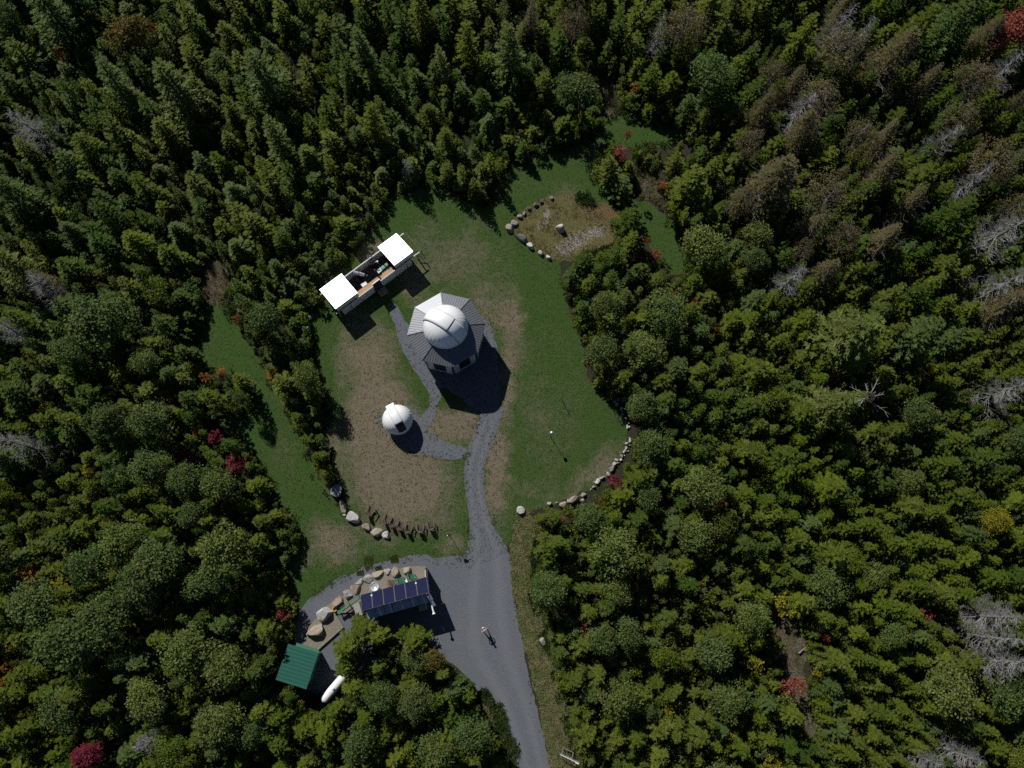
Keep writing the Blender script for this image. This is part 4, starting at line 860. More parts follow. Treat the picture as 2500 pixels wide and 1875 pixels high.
# ---------------------------------------------------------------- person on the yard
def person(px, py, face):
    o = empty('person', (*G(px, py), 0), face, 'person in pinkish shirt and dark shorts standing on the gravel, hands at waist', 'person')
    J = {'pel': (0, 0, .95, .155, .11), 'bel': (0, .01, 1.08, .15, .11), 'che': (0, 0, 1.27, .175, .115), 'nb': (0, -.01, 1.44, .09, .07), 'nk': (0, 0, 1.5, .055, .055), 'h0': (0, .015, 1.57, .075, .085), 'h1': (0, .01, 1.66, .085, .1), 'h2': (0, 0, 1.74, .055, .065)}
    for s, n in ((-1, 'l'), (1, 'r')):
        J.update({n + 'hip': (s * .1, 0, .88, .1, .1), n + 'kn': (s * .17, .02, .48, .058, .06), n + 'an': (s * .22, 0, .09, .038, .04), n + 'to': (s * .235, .16, .035, .04, .03),
                  n + 'sh': (s * .19, -.01, 1.4, .062, .062), n + 'el': (s * .33, -.04, 1.14, .042, .042), n + 'wr': (s * .17, .2, 1.1, .028, .026), n + 'ha': (s * .115, .26, 1.12, .038, .024)})
    names = list(J); E = [('pel', 'bel'), ('bel', 'che'), ('che', 'nb'), ('nb', 'nk'), ('nk', 'h0'), ('h0', 'h1'), ('h1', 'h2')]
    for n in 'lr': E += [('pel', n + 'hip'), (n + 'hip', n + 'kn'), (n + 'kn', n + 'an'), (n + 'an', n + 'to'), ('nb', n + 'sh'), (n + 'sh', n + 'el'), (n + 'el', n + 'wr'), (n + 'wr', n + 'ha')]
    vs = [J[k][:3] for k in names]; ed = [(names.index(a), names.index(b)) for a, b in E]; rad = [J[k][3:] for k in names]
    for s, n in ((-1, 'l'), (1, 'r')):        # five fingers curled on the controller
        h = names.index(n + 'ha')
        for q in range(5):
            b = len(vs); hx, hy, hz = J[n + 'ha'][:3]
            if q < 4: p1 = (hx - s * .02, hy + .03, hz + .03 - q * .019); p2 = (hx - s * .045, hy + .052 - q * .003, hz + .03 - q * .019); p3 = (hx - s * .062, hy + .04, hz + .03 - q * .019)
            else: p1 = (hx - s * .01, hy + .0, hz + .04); p2 = (hx - s * .03, hy + .015, hz + .055); p3 = (hx - s * .045, hy + .025, hz + .055)
            vs += [p1, p2, p3]; ed += [(h, b), (b, b + 1), (b + 1, b + 2)]; rad += [(.0095,) * 2, (.009,) * 2, (.0075,) * 2]
    me = bpy.data.meshes.new('body'); me.from_pydata(vs, ed, []); b = bpy.data.objects.new('body', me); col.objects.link(b); b.parent = o
    md = b.modifiers.new('skin', 'SKIN'); sv = me.skin_vertices[0].data if me.skin_vertices else None
    if sv is None:
        bm = bmesh.new(); bm.from_mesh(me); bm.verts.layers.skin.verify(); bm.to_mesh(me); bm.free(); sv = me.skin_vertices[0].data
    for i, rr in enumerate(rad): sv[i].radius = rr; sv[i].use_root = (i == 0)
    ss = b.modifiers.new('sub', 'SUBSURF'); ss.levels = 2; ss.render_levels = 2
    m, n, l, p = newmat('person_skin_and_clothes'); tc = N(n, 'ShaderNodeTexCoord'); sp = N(n, 'ShaderNodeSeparateXYZ'); l.new(tc.outputs['Object'], sp.inputs[0])
    r = ramp(n, l, math2(n, l, 'DIVIDE', sp.outputs['Z'], 2.0), [(0, (.03, .03, .03)), (.06, (.38, .2, .14)), (.27, (.03, .035, .06)), (.49, (.45, .27, .25)), (.735, (.42, .23, .16)), (.8, (.42, .23, .16))]); r.color_ramp.interpolation = 'CONSTANT'
    a = N(n, 'ShaderNodeTexVoronoi'); a.inputs['Scale'].default_value = 14; l.new(tc.outputs['Object'], a.inputs['Vector'])
    l.new(mix(n, l, .25, r.outputs[0], a.outputs['Color'], 'SOFT_LIGHT'), p.inputs['Base Color']); p.inputs['Roughness'].default_value = .75
    me.materials.append(m)
    h = MB(); h.lathe([(0, .12), (.06, .105), (.095, .06), (.108, 0), (.104, -.06), (.09, -.09)], 20, R_(150), R_(390), (0, -.01, 1.69)); h.lathe([(0, .122), (.06, .108), (.09, .07)], 20, 0, 2 * math.pi, (0, 0, 1.69)); h.build('hair', simple('grey_hair', (.34, .31, .28), .8), o, True)
    for s in (-1, 1):
        t = MB(); t.lathe([(0, .012), (.009, .008), (.012, 0), (.009, -.008), (0, -.012)], 8, c=(s * .034, .1, 1.665)); t.build('eye', M['black'], o, True)
        t = MB(); t.lathe([(0, .03), (.012, .02), (.016, 0), (.01, -.02), (0, -.03)], 8, c=(s * .088, .01, 1.655)); t.build('ear', m_skin, o, True)
    t = MB(); t.add([(-.014, .1, 1.63), (.014, .1, 1.63), (0, .125, 1.635), (0, .1, 1.67)], [(0, 1, 2), (1, 3, 2), (3, 0, 2)]); t.build('nose', m_skin, o)
    t = MB(); t.box((0, .101, 1.605), (.045, .008, .01)); t.build('mouth', simple('lips', (.3, .1, .09), .6), o)
    c = empty('drone_controller', (0, 0, 0)); bpy.data.objects.remove(c)
    return o
m_skin = simple('skin', (.42, .23, .16), .6)
po = person(1184, 1537, R_(35))
v = Matrix.Rotation(R_(35), 2) @ Vector((0, .3)); t = MB(); t.box((0, 0, 0), (.2, .1, .04)); o = t.build('remote_control', M['white'], None, False, .01); o.location = (po.location.x + v.x, po.location.y + v.y, 1.12); o.rotation_euler.z = R_(35); tag(o, 'pale remote control held by the person', 'remote control')

# ---------------------------------------------------------------- trees: meshes
def leafmesh(name, quads, tint, mat):
    q = np.array(quads, dtype=np.float32); nq = len(q); me = bpy.data.meshes.new(name)
    me.vertices.add(nq * 4); me.vertices.foreach_set('co', q.reshape(-1))
    me.loops.add(nq * 4); me.loops.foreach_set('vertex_index', np.arange(nq * 4, dtype=np.int32))
    me.polygons.add(nq); me.polygons.foreach_set('loop_start', np.arange(0, nq * 4, 4, dtype=np.int32))
    me.update(calc_edges=True)
    at = me.attributes.new('tint', 'FLOAT', 'FACE'); at.data.foreach_set('value', np.array(tint, dtype=np.float32)); me.materials.append(mat); return me
def diamond(p, d, side, l, w): 
    return [p, p + d * l * .5 + side * w * .5, p + d * l, p + d * l * .5 - side * w * .5]
def conifer_quads(seed, H=5.0, R=1.15, whorls=15, dens=1.0, narrow=False, bs=1.0):
    rnd = random.Random(seed); Q = []; T = []; sway = Vector((rnd.gauss(0, .12), rnd.gauss(0, .12), 0))
    lob = [rnd.uniform(.7, 1.15) for _ in range(7)]
    for k in range(whorls):
        t = .14 + .85 * (k + rnd.random() * .5) / whorls; z = H * t; L0 = R * (1 - t) ** (.62 if not narrow else .8) * .9 + .06; nb = max(4, int(8 * dens * (1 - t * .35))); a0 = rnd.uniform(0, 6.28)
        wt = rnd.uniform(.3, .7)
        for b in range(nb):
            a = a0 + 6.283 * b / nb + rnd.gauss(0, .16); L = L0 * rnd.uniform(.72, 1.12) * lob[int(a / 6.283 * 7) % 7]
            d = Vector((math.cos(a), math.sin(a), 0)); up = rnd.uniform(-.22, .10) + t * .35; o = sway * t * t + Vector((0, 0, z)); s = Vector((-d.y, d.x, 0))
            for st in (.25, .42, .6, .8, 1.0):
                if L * st < .12 and st < 1: continue
                c = o + d * L * st + Vector((0, 0, up * L * st - .10 * L * st * st)); l = (.20 + .19 * L) * bs * rnd.uniform(.8, 1.25)
                for sg in (-1, 1, 0, -.5, .5):
                    if sg == 0 and st < .6: continue
                    if abs(sg) == .5 and rnd.random() < .45: continue
                    dr = (d * (1 if sg == 0 else .72) + s * sg * rnd.uniform(.6, 1.1) + Vector((0, 0, rnd.uniform(-.30, .45)))).normalized()
                    sd2 = dr.cross(Vector((rnd.gauss(0, .35), rnd.gauss(0, .35), 1))).normalized()
                    Q.append(diamond(c - dr * l * .35, dr, sd2, l, l * rnd.uniform(.20, .34))); T.append(min(1, max(0, wt + rnd.gauss(0, .2) + (.15 if st == 1 else 0))))
    for i in range(6):
        a = rnd.uniform(0, 6.28); dr = Vector((math.cos(a) * .35, math.sin(a) * .35, 1)).normalized(); sd2 = dr.cross(Vector((math.sin(a), -math.cos(a), 0))).normalized(); Q.append(diamond(sway + Vector((0, 0, H * .95)), dr, sd2, .32, .13)); T.append(.7)
    return Q, T
def broad_quads(seed, H=8.0, R=2.0, lobes=30, per=85, leaf=.26, dens=1.0, spread=1.0):
    rnd = random.Random(seed); Q = []; T = []; cz = H * .64; az_ = H * .34; bul = Vector((rnd.gauss(0, .2), rnd.gauss(0, .2), 0)) * R; el = rnd.uniform(.72, 1.15); ea = rnd.uniform(0, 3.14)
    for k in range(lobes):
        u = (k + .5) / lobes; ph = math.acos(1 - 1.55 * u); th = k * 2.39996 + rnd.gauss(0, .3); rr = rnd.uniform(.45, .78) * spread
        c = Vector((R * rr * math.sin(ph) * math.cos(th), R * rr * math.sin(ph) * math.sin(th), cz + az_ * .8 * rr * math.cos(ph))); c = c + bul * rnd.random(); dd_ = Vector((math.cos(ea), math.sin(ea), 0)); c = c + dd_ * (c.dot(dd_) * (el - 1)); lr = R * rnd.choice((.16, .22, .28, .36, .42)); tb = rnd.uniform(.25, .75)
        for i in range(int(per * dens)):
            v = Vector((rnd.gauss(0, 1), rnd.gauss(0, 1), rnd.gauss(.35, .9))).normalized(); p = c + Vector((v.x * lr, v.y * lr, v.z * lr * .75)) * rnd.uniform(.55, 1.08)
            dr = (v * .4 + Vector((rnd.gauss(0, 1), rnd.gauss(0, 1), rnd.gauss(0, .5))).normalized()).normalized(); nn = (v + Vector((rnd.gauss(0, .5), rnd.gauss(0, .5), rnd.gauss(.3, .5)))).normalized(); sd2 = dr.cross(nn)
            if sd2.length < .1: continue
            sd2.normalize(); l = leaf * rnd.uniform(.6, 1.3); Q.append(diamond(p, dr, sd2, l, l * .7)); T.append(min(1, max(0, tb + rnd.gauss(0, .22))))
    return Q, T
def trunk_mb(H, r=.09, limbs=0, R=1.0, seed=0):
    rnd = random.Random(seed); t = MB(); t.tube([(0, 0, -.1), (0, 0, H * .5), (rnd.gauss(0, .05), rnd.gauss(0, .05), H * .93)], [r, r * .6, r * .12], 6)
    for i in range(limbs):
        a = i * 2.4 + rnd.random(); z = H * rnd.uniform(.35, .75); L = R * rnd.uniform(.5, .85)
        t.tube([(0, 0, z), (L * .5 * math.cos(a), L * .5 * math.sin(a), z + L * .3), (L * math.cos(a), L * math.sin(a), z + L * .75)], [r * .4, r * .25, r * .08], 5)
    return t
def snag_mb(seed, H=9.0, R=1.7, n=46, fine=3, start=.3):
    rnd = random.Random(seed); t = MB(); lean = Vector((rnd.gauss(0, .25), rnd.gauss(0, .25), 0)); r0 = .14
    t.tube([(0, 0, -.1), lean * .25 + Vector((0, 0, H * .5)), lean + Vector((0, 0, H))], [r0, r0 * .62, .02], 7)
    for k in range(n):
        tt = start + (1 - start) * (k + rnd.random()) / n; a = rnd.uniform(0, 6.283); L = R * (1.15 - tt) * rnd.uniform(.5, 1.15) + .15; d = Vector((math.cos(a), math.sin(a), 0)); b = lean * tt * tt + Vector((0, 0, H * tt)); up = rnd.uniform(-.05, .45)
        p1 = b + d * L * .5 + Vector((0, 0, up * L * .3)); p2 = b + d * L + Vector((rnd.gauss(0, .08), rnd.gauss(0, .08), up * L * .9)); t.tube([b, p1, p2], [.026, .016, .005], 3, False)
        for j in range(fine):
            q = b.lerp(p2, rnd.uniform(.35, .95)); a2 = a + rnd.choice((-1, 1)) * rnd.uniform(.4, 1.1); l2 = L * rnd.uniform(.25, .5); d2 = Vector((math.cos(a2), math.sin(a2), rnd.uniform(.1, .7))); e = q + d2 * l2
            t.tube([q, q + d2 * l2 * .5 + Vector((0, 0, -.02)), e], [.012, .008, .004], 3, False)
            if l2 > .4:
                a3 = a2 + rnd.choice((-1, 1)) * .7; t.tube([q + d2 * l2 * .5, q + d2 * l2 * .5 + Vector((math.cos(a3), math.sin(a3), .4)) * l2 * .5], [.011, .005], 3, False)
    return t
def mesh_of(mb, name, mat):
    me = bpy.data.meshes.new(name); me.from_pydata(mb.v, [], mb.f); me.materials.append(mat); return me
NCV = 9
conQ = [conifer_quads(100 + i, 5.0, 1.15, 15 + i % 3, 1.0, i % 3 == 2) for i in range(NCV)]
broQ = [broad_quads(200 + i, 8.0, 2.0, 44, 105, .185) for i in range(6)]
thinQ = [conifer_quads(300, 8, 2.0, 30, 2.3, False, .62), broad_quads(301, 8.0, 2.0, 46, 75, .14, 1.0, 1.15), conifer_quads(302, 8, 1.9, 30, 2.3, True, .62), broad_quads(303, 8.0, 1.9, 36, 80, .13, 1.0, 1.25), conifer_quads(304, 8, 2.1, 28, 2.3, False, .6)]
shrQ = [broad_quads(400 + i, 2.6, .8, 9, 42, .17) for i in range(3)]
sapQ = [broad_quads(450 + i, 2.6, .8, 12, 44, .20, 1.0, 1.25) for i in range(3)]
pineQ = [conifer_quads(150 + i, 9.0, 2.1, 22, 1.35) for i in range(3)]
_mc = {}
def crown_mesh(fam, i, colr):
    k = (fam, i, colr)
    if k not in _mc:
        Q, T = {'con': conQ, 'bro': broQ, 'thin': thinQ, 'shr': shrQ, 'sap': sapQ, 'pine': pineQ}[fam][i]; _mc[k] = leafmesh('crown', Q, T, LM[colr])
    return _mc[k]
trunkM = {'con': mesh_of(trunk_mb(5.0, .08), 'trunk', M['bark']), 'bro': mesh_of(trunk_mb(8, .15, 9, 2.0, 1), 'trunk', M['bark']), 'thin': mesh_of(snag_mb(77, 7.6, 2.3, 40, 2, .4), 'trunk', M['greybark']),
          'shr': mesh_of(trunk_mb(2.2, .04, 3, .7, 2), 'trunk', M['bark']), 'sap': mesh_of(trunk_mb(2.2, .04, 3, .7, 3), 'trunk', M['bark']), 'pine': mesh_of(trunk_mb(9, .16), 'trunk', M['bark'])}
snagM = [mesh_of(snag_mb(500 + i, 9, 1.75, 105, 5, .22), 'snag', M['deadwood']) for i in range(4)]
BASE = {'con': (5.0, 1.15), 'bro': (8.0, 2.0), 'thin': (8.0, 2.0), 'shr': (2.6, .8), 'sap': (2.6, .8), 'pine': (9.0, 2.1)}
NAMES = {'con': 'conifer', 'bro': 'leafy_tree', 'thin': 'thinning_tree', 'shr': 'shrub', 'sap': 'sapling', 'pine': 'pine_tree'}
TREES = []     # dicts, built and labelled below
rt = random.Random(99)
def scale_at(px, py): a = G(px, py); b = G(px + 10, py); return 10 / (b[0] - a[0])
def put(px, py, rpx, fam, colr, hk=None):
    Rm = rpx / scale_at(px, py); H0, R0 = BASE[fam]
    h = hk if hk else {'con': 2.2 + 2.5 * Rm, 'bro': 3.2 + 2.1 * Rm, 'thin': 4.0 + 2.2 * Rm, 'shr': .8 + 1.5 * Rm, 'pine': 3.4 + 2.6 * Rm}[fam]
    zc_ = h * (.62 if fam in ('bro', 'thin') else .55)
    x, y = G(px, py, zc_); TREES.append(dict(x=x, y=y, h=h, R=Rm, fam=fam, col=colr, px=px, py=py, rp=rpx, hand=True))
# hand-placed trees: photo pixel of the crown centre, crown radius
for px, py, r, c in [(270, 190, 50, 'blue'), (430, 225, 62, 'pale'), (650, 185, 66, 'blue'), (680, 350, 50, 'pale'), (40, 465, 62, 'blue'), (125, 35, 55, 'blue'), (1024, 45, 48, 'olive'), (1242, 136, 58, 'pale'), (1144, 125, 44, 'olive'), (900, 300, 44, 'olive'),
    (2322, 50, 60, 'blue'), (2085, 816, 78, 'pale'), (2227, 832, 62, 'blue'), (2021, 990, 66, 'pale'), (2243, 70, 58, 'olive'), (1952, 85, 46, 'olive'), (2306, 532, 52, 'dark'), (47, 655, 56, 'pale'), (1087, 161, 34, 'pale')]: put(px, py, r, 'pine', c)
for px, py, r, c in [(1738, 196, 66, 'blue'), (1421, 225, 52, 'blue'), (1795, 270, 26, 'blue'), (1480, 750, 46, 'pale'), (1616, 760, 50, 'blue'), (1477, 848, 44, 'blue'), (1720, 604, 55, 'pale'), (1850, 580, 40, 'pale'), (1594, 1096, 46, 'blue'), (1569, 989, 42, 'blue'), (1452, 1264, 42, 'blue'),
    (1720, 1185, 56, 'pale'), (1600, 1220, 36, 'blue'), (1696, 1311, 44, 'pale'), (1516, 1372, 68, 'pale'), (1336, 1445, 44, 'blue'), (1510, 1440, 40, 'pale'), (1469, 1562, 36, 'blue'), (1535, 1550, 44, 'blue'), (1744, 1590, 46, 'blue'), (1504, 1708, 50, 'pale'), (1833, 1515, 42, 'pale'), (1583, 1742, 22, 'blue'),
    (2322, 1692, 62, 'pale'), (2180, 1540, 42, 'pale'), (2230, 1000, 48, 'blue'), (2460, 1690, 50, 'blue'), (2490, 1080, 40, 'blue'), (237, 785, 66, 'blue'), (174, 864, 46, 'blue'), (364, 889, 36, 'pale'), (652, 775, 50, 'blue'), (260, 1020, 50, 'blue'), (373, 1020, 50, 'blue'), (364, 1147, 46, 'blue'), (468, 1160, 46, 'blue'),
    (459, 1208, 30, 'pale'), (554, 1185, 46, 'pale'), (285, 1185, 36, 'blue'), (468, 1267, 42, 'blue'), (300, 1320, 56, 'pale'), (364, 1337, 36, 'blue'), (231, 1368, 56, 'blue'), (389, 1388, 62, 'blue'), (545, 1362, 70, 'pale'), (342, 1422, 62, 'blue'), (490, 1420, 45, 'blue'), (253, 1502, 64, 'blue'), (158, 1571, 78, 'blue'), (95, 1486, 58, 'blue'),
    (443, 1597, 64, 'pale'), (554, 1628, 58, 'pale'), (300, 1603, 36, 'blue'), (152, 1739, 46, 'blue'), (364, 1714, 54, 'pale'), (522, 1755, 60, 'pale'), (617, 1783, 42, 'blue'), (940, 1700, 46, 'blue'), (1027, 1707, 46, 'blue'), (1000, 1615, 36, 'blue'), (1170, 1793, 52, 'blue'), (869, 1825, 46, 'blue'), (1060, 1840, 50, 'pale'), (746, 925, 36, 'pale'), (589, 973, 20, 'pale'), (10, 60, 40, 'blue'), (1842, 640, 34, 'blue')]: put(px, py, r, 'bro', c)
for px, py, r in [(1668, 75, 50), (2069, 25, 46), (2069, 127, 55), (2164, 142, 66), (2417, 85, 44), (1879, 190, 32), (1942, 210, 44), (2006, 263, 50), (1974, 318, 50), (1857, 265, 40), (2094, 332, 46), (2164, 342, 42), (2347, 300, 48), (1895, 443, 76), (2148, 427, 50), (2433, 411, 58), (2227, 490, 50), (2021, 490, 56), (2047, 434, 30),
    (1974, 550, 46), (2069, 579, 42), (2170, 579, 50), (1949, 612, 32), (2006, 660, 42), (2449, 753, 56), (1400, 60, 40), (1290, 40, 40), (1830, 360, 40), (1810, 480, 44), (2480, 240, 36), (2380, 200, 44), (2250, 210, 46), (2460, 500, 44), (120, 690, 40)]: put(px, py, r, 'thin', 'brown')
for px, py, r, c in [(1690, 459, 50, 'olive'), (1740, 420, 36, 'olive'), (1590, 196, 36, 'olive'), (1470, 57, 40, 'olive'), (1548, 60, 40, 'olive'), (2243, 440, 50, 'olive'), (1534, 535, 46, 'dark'), (1430, 640, 36, 'dark'), (1440, 700, 30, 'olive'), (1500, 620, 34, 'dark'), (1520, 460, 26, 'blue'),
    (885, 1535, 46, 'olive'), (925, 1550, 34, 'olive'), (850, 1578, 42, 'olive'), (842, 1625, 32, 'olive'), (1005, 1571, 40, 'olive'), (985, 1545, 20, 'olive'), (1028, 1566, 28, 'olive'), (932, 1628, 34, 'olive'), (1075, 1644, 36, 'olive'), (859, 1676, 34, 'olive'), (905, 1668, 28, 'dark'), (1110, 1680, 34, 'blue'), (821, 1735, 34, 'olive'), (695, 1745, 34, 'olive'), (745, 1770, 34, 'olive'), (891, 1745, 34, 'olive'), (649, 1535, 34, 'olive'), (590, 1548, 28, 'dark'),
    (1130, 425, 24, 'olive'), (1160, 450, 22, 'olive'), (1085, 420, 22, 'olive'), (1200, 400, 24, 'olive'), (695, 975, 22, 'olive'), (722, 1020, 22, 'olive'), (752, 1070, 24, 'olive'), (772, 1120, 20, 'olive'), (792, 1165, 17, 'olive'), (662, 905, 18, 'olive'), (560, 1090, 24, 'dark'), (585, 935, 26, 'olive'), (640, 1275, 24, 'olive'), (595, 1300, 26, 'olive')]: put(px, py, r, 'con', c)
put(1068, 1613, 30, 'bro', 'rust'); put(2465, 66, 58, 'bro', 'red'); put(195, 1856, 36, 'bro', 'crimson'); put(300, 92, 56, 'bro', 'rust'); put(1911, 1477, 30, 'shr', 'yellow'); put(2425, 1268, 36, 'bro', 'yellow')
for px, py, r, c in [(150, 130, 22, 'orange'), (535, 62, 14, 'red'), (1516, 383, 20, 'red'), (1548, 215, 14, 'orange'), (1638, 255, 9, 'orange'), (1532, 330, 10, 'red'), (1618, 455, 11, 'orange'), (2401, 345, 20, 'crimson'), (2120, 256, 14, 'red'), (1594, 633, 15, 'red'), (1558, 636, 11, 'red'), (1572, 594, 9, 'orange'), (1645, 725, 15, 'red'), (1692, 744, 13, 'red'), (1667, 801, 14, 'red'), (1749, 810, 11, 'orange'), (1733, 831, 9, 'yellow'),
    (1498, 1178, 16, 'crimson'), (1468, 1226, 17, 'rust'), (459, 1121, 20, 'crimson'), (576, 1137, 24, 'crimson'), (528, 1066, 18, 'crimson'), (551, 1239, 18, 'red'), (483, 1055, 10, 'red'), (420, 975, 12, 'red'), (505, 925, 14, 'orange'), (540, 910, 14, 'orange'), (235, 705, 22, 'rust'), (32, 1578, 20, 'yellow'), (152, 1435, 28, 'yellow'), (73, 1413, 26, 'orange'), (32, 1625, 16, 'orange'), (10, 1670, 16, 'orange'), (52, 1740, 12, 'yellow'),
    (584, 782, 12, 'orange'), (665, 925, 14, 'orange'), (1430, 1525, 13, 'red'), (1360, 1490, 12, 'rust'), (1933, 1673, 26, 'red'), (2007, 1555, 14, 'red'), (2262, 1505, 14, 'red'), (1406, 1407, 16, 'yellow'), (1869, 1180, 18, 'yellow'), (1763, 1235, 13, 'orange'), (1560, 1222, 16, 'yellow'), (1370, 1273, 10, 'orange'), (1842, 1625, 22, 'yellow'), (1640, 1730, 18, 'yellow'), (1700, 1640, 12, 'yellow'), (1780, 1800, 20, 'yellow'), (1813, 1755, 12, 'yellow'), (1880, 1860, 24, 'yellow'), (1990, 1640, 16, 'yellow'),
    (2029, 925, 22, 'red'), (1706, 1425, 12, 'yellow'), (1760, 1420, 14, 'yellow'), (2270, 905, 10, 'yellow'), (856, 1568, 10, 'red'), (695, 1500, 14, 'red'), (1010, 1775, 8, 'orange'), (1040, 1800, 10, 'yellow'), (1036, 1770, 9, 'red'), (220, 1150, 18, 'yellow'), (360, 1240, 12, 'orange'), (120, 1000, 16, 'yellow'), (2240, 660, 16, 'crimson'), (265, 1268, 12, 'rust'), (2340, 430, 14, 'red'), (130, 400, 12, 'yellow'), (380, 75, 10, 'red'), (750, 132, 14, 'rust'), (820, 30, 10, 'red')]: put(px, py, r * 1.15, 'shr', c, None if r > 30 else 2.2 + r * .06)
HAND = len(TREES)
# ---- filler: thick stand of young conifers wherever the photograph shows forest
def strip(P_, w_): return [(x - w_, y) for x, y in P_] + [(x + w_, y + w_) for x, y in P_[::-1]]
CLEAR = [strip(WALL, 9), strip(WALL2, 12), [(808, 1180), (840, 1180), (850, 1230), (815, 1225)], LAWN, YARD, PATH1, PATH2, BED, VERGE, DRIVE, VERGE2, TRAIL1, TRAIL2, TRAIL3, TRAIL4, TANKPAD,
    [(690, 1575), (790, 1580), (760, 1700), (660, 1670)], [(765, 690), (830, 650), (1010, 550), (1040, 620), (900, 760), (820, 770)], [(730, 1590), (830, 1490), (900, 1490), (850, 1540), (800, 1590)], [(785, 1640), (850, 1640), (850, 1700), (785, 1720)]]
bbs = [(min(p[0] for p in P_), max(p[0] for p in P_), min(p[1] for p in P_), max(p[1] for p in P_)) for P_ in CLEAR]
def clear_at(px, py):
    for P_, b in zip(CLEAR, bbs):
        if b[0] <= px <= b[1] and b[2] <= py <= b[3] and inpoly(px, py, P_): return True
    return False
def near_clear(px, py, r):
    if clear_at(px, py): return True
    return any(clear_at(px + r * math.cos(a), py + r * math.sin(a)) for a in (0, .785, 1.57, 2.356, 3.14, 3.93, 4.71, 5.5))
cell = {}
def key(px, py): return (int(px // 60), int(py // 60))
def crowd(px, py, r, f):
    i, j = key(px, py)
    for a in range(i - 2, i + 3):
        for b in range(j - 2, j + 3):
            for (qx, qy, qr) in cell.get((a, b), ()):
                if (qx - px) ** 2 + (qy - py) ** 2 < (f * (r + qr)) ** 2: return True
    return False
for t_ in TREES: cell.setdefault(key(t_['px'], t_['py']), []).append((t_['px'], t_['py'], t_['rp'] * .85))
SH = (math.cos(SUN_AZ + math.pi) / math.tan(SUN_EL), math.sin(SUN_AZ + math.pi) / math.tan(SUN_EL))
DARKS = [(2190, 60, 0), ]
def add_filler(n, rlo, rhi, f, seed, mg=.8, fam='con'):
    rnd = random.Random(seed)
    for _ in range(n):
        px, py = rnd.uniform(-130, 2630), rnd.uniform(-150, 1990); r = rnd.uniform(rlo, rhi)
        if near_clear(px, py, r * mg) or crowd(px, py, r, f): continue
        # patchy stand: some hollows stay open
        hz = noise.noise(Vector((px * .006, py * .006, 3.3)))
        if hz > (.04 if px < 1000 and py < 700 else .26) and rnd.random() < (.8 if r > 15 else .35): continue
        Rm = r / scale_at(px, py); h = (1.5 + 2.2 * Rm) * rnd.uniform(.75, 1.4)
        x, y = G(px, py, h * .5)
        for hh in (h, h * .75, h * .55):
            q = PX(x + SH[0] * hh, y + SH[1] * hh)
            q2 = PX(x + SH[0] * hh * .8, y + SH[1] * hh * .8)
            if not (clear_at(*q) or clear_at(*q2)): break
        h = min(h, max(hh, 1.7 + rnd.random() * .9)); x, y = G(px, py, h * .5)
        b = PX(x, y)
        if clear_at(*b) and rnd.random() < .8: continue
        g_ = noise.noise(Vector((px * .0022, py * .0022, 9))) + (px - 1250) / 3500 + (py - 900) / 3000
        u = rnd.random(); colr = 'olive' if u < .6 + g_ * .35 else ('dark' if u < .92 else 'blue')
        if px > 1750 and py < 700 and rnd.random() < .3: colr = 'dark'
        cell.setdefault(key(px, py), []).append((px, py, r)); TREES.append(dict(x=x, y=y, h=h, R=Rm, fam=fam, col=colr, px=px, py=py, rp=r, hand=False, mass=True))
N0 = len(TREES); add_filler(230, 32, 54, .78, 21, .95, 'bro')
for q_, t_ in enumerate(TREES[N0:]):
    t_['fam'] = 'pine' if (q_ % 2 == 0 or (t_['px'] < 1300 and t_['py'] < 700)) else 'bro'; t_['col'] = 'olive' if (q_ % 3 and (t_['px'] > 1250 or q_ % 2)) else ('pale' if q_ % 2 else 'blue'); t_['h'] = min(t_['h'], 9.5)
add_filler(9000, 27, 44, .60, 1); add_filler(16000, 18, 29, .60, 2); add_filler(14000, 11, 18, .62, 3, .6)
NCON = len(TREES); add_filler(34000, 7, 18, .52, 4, .45, 'shr')
for t_ in TREES[NCON:]: t_['fam'] = 'sap'; t_['h'] *= .9; t_['col'] = {'olive': 'olive', 'dark': 'blue', 'blue': 'pale'}[t_['col']]

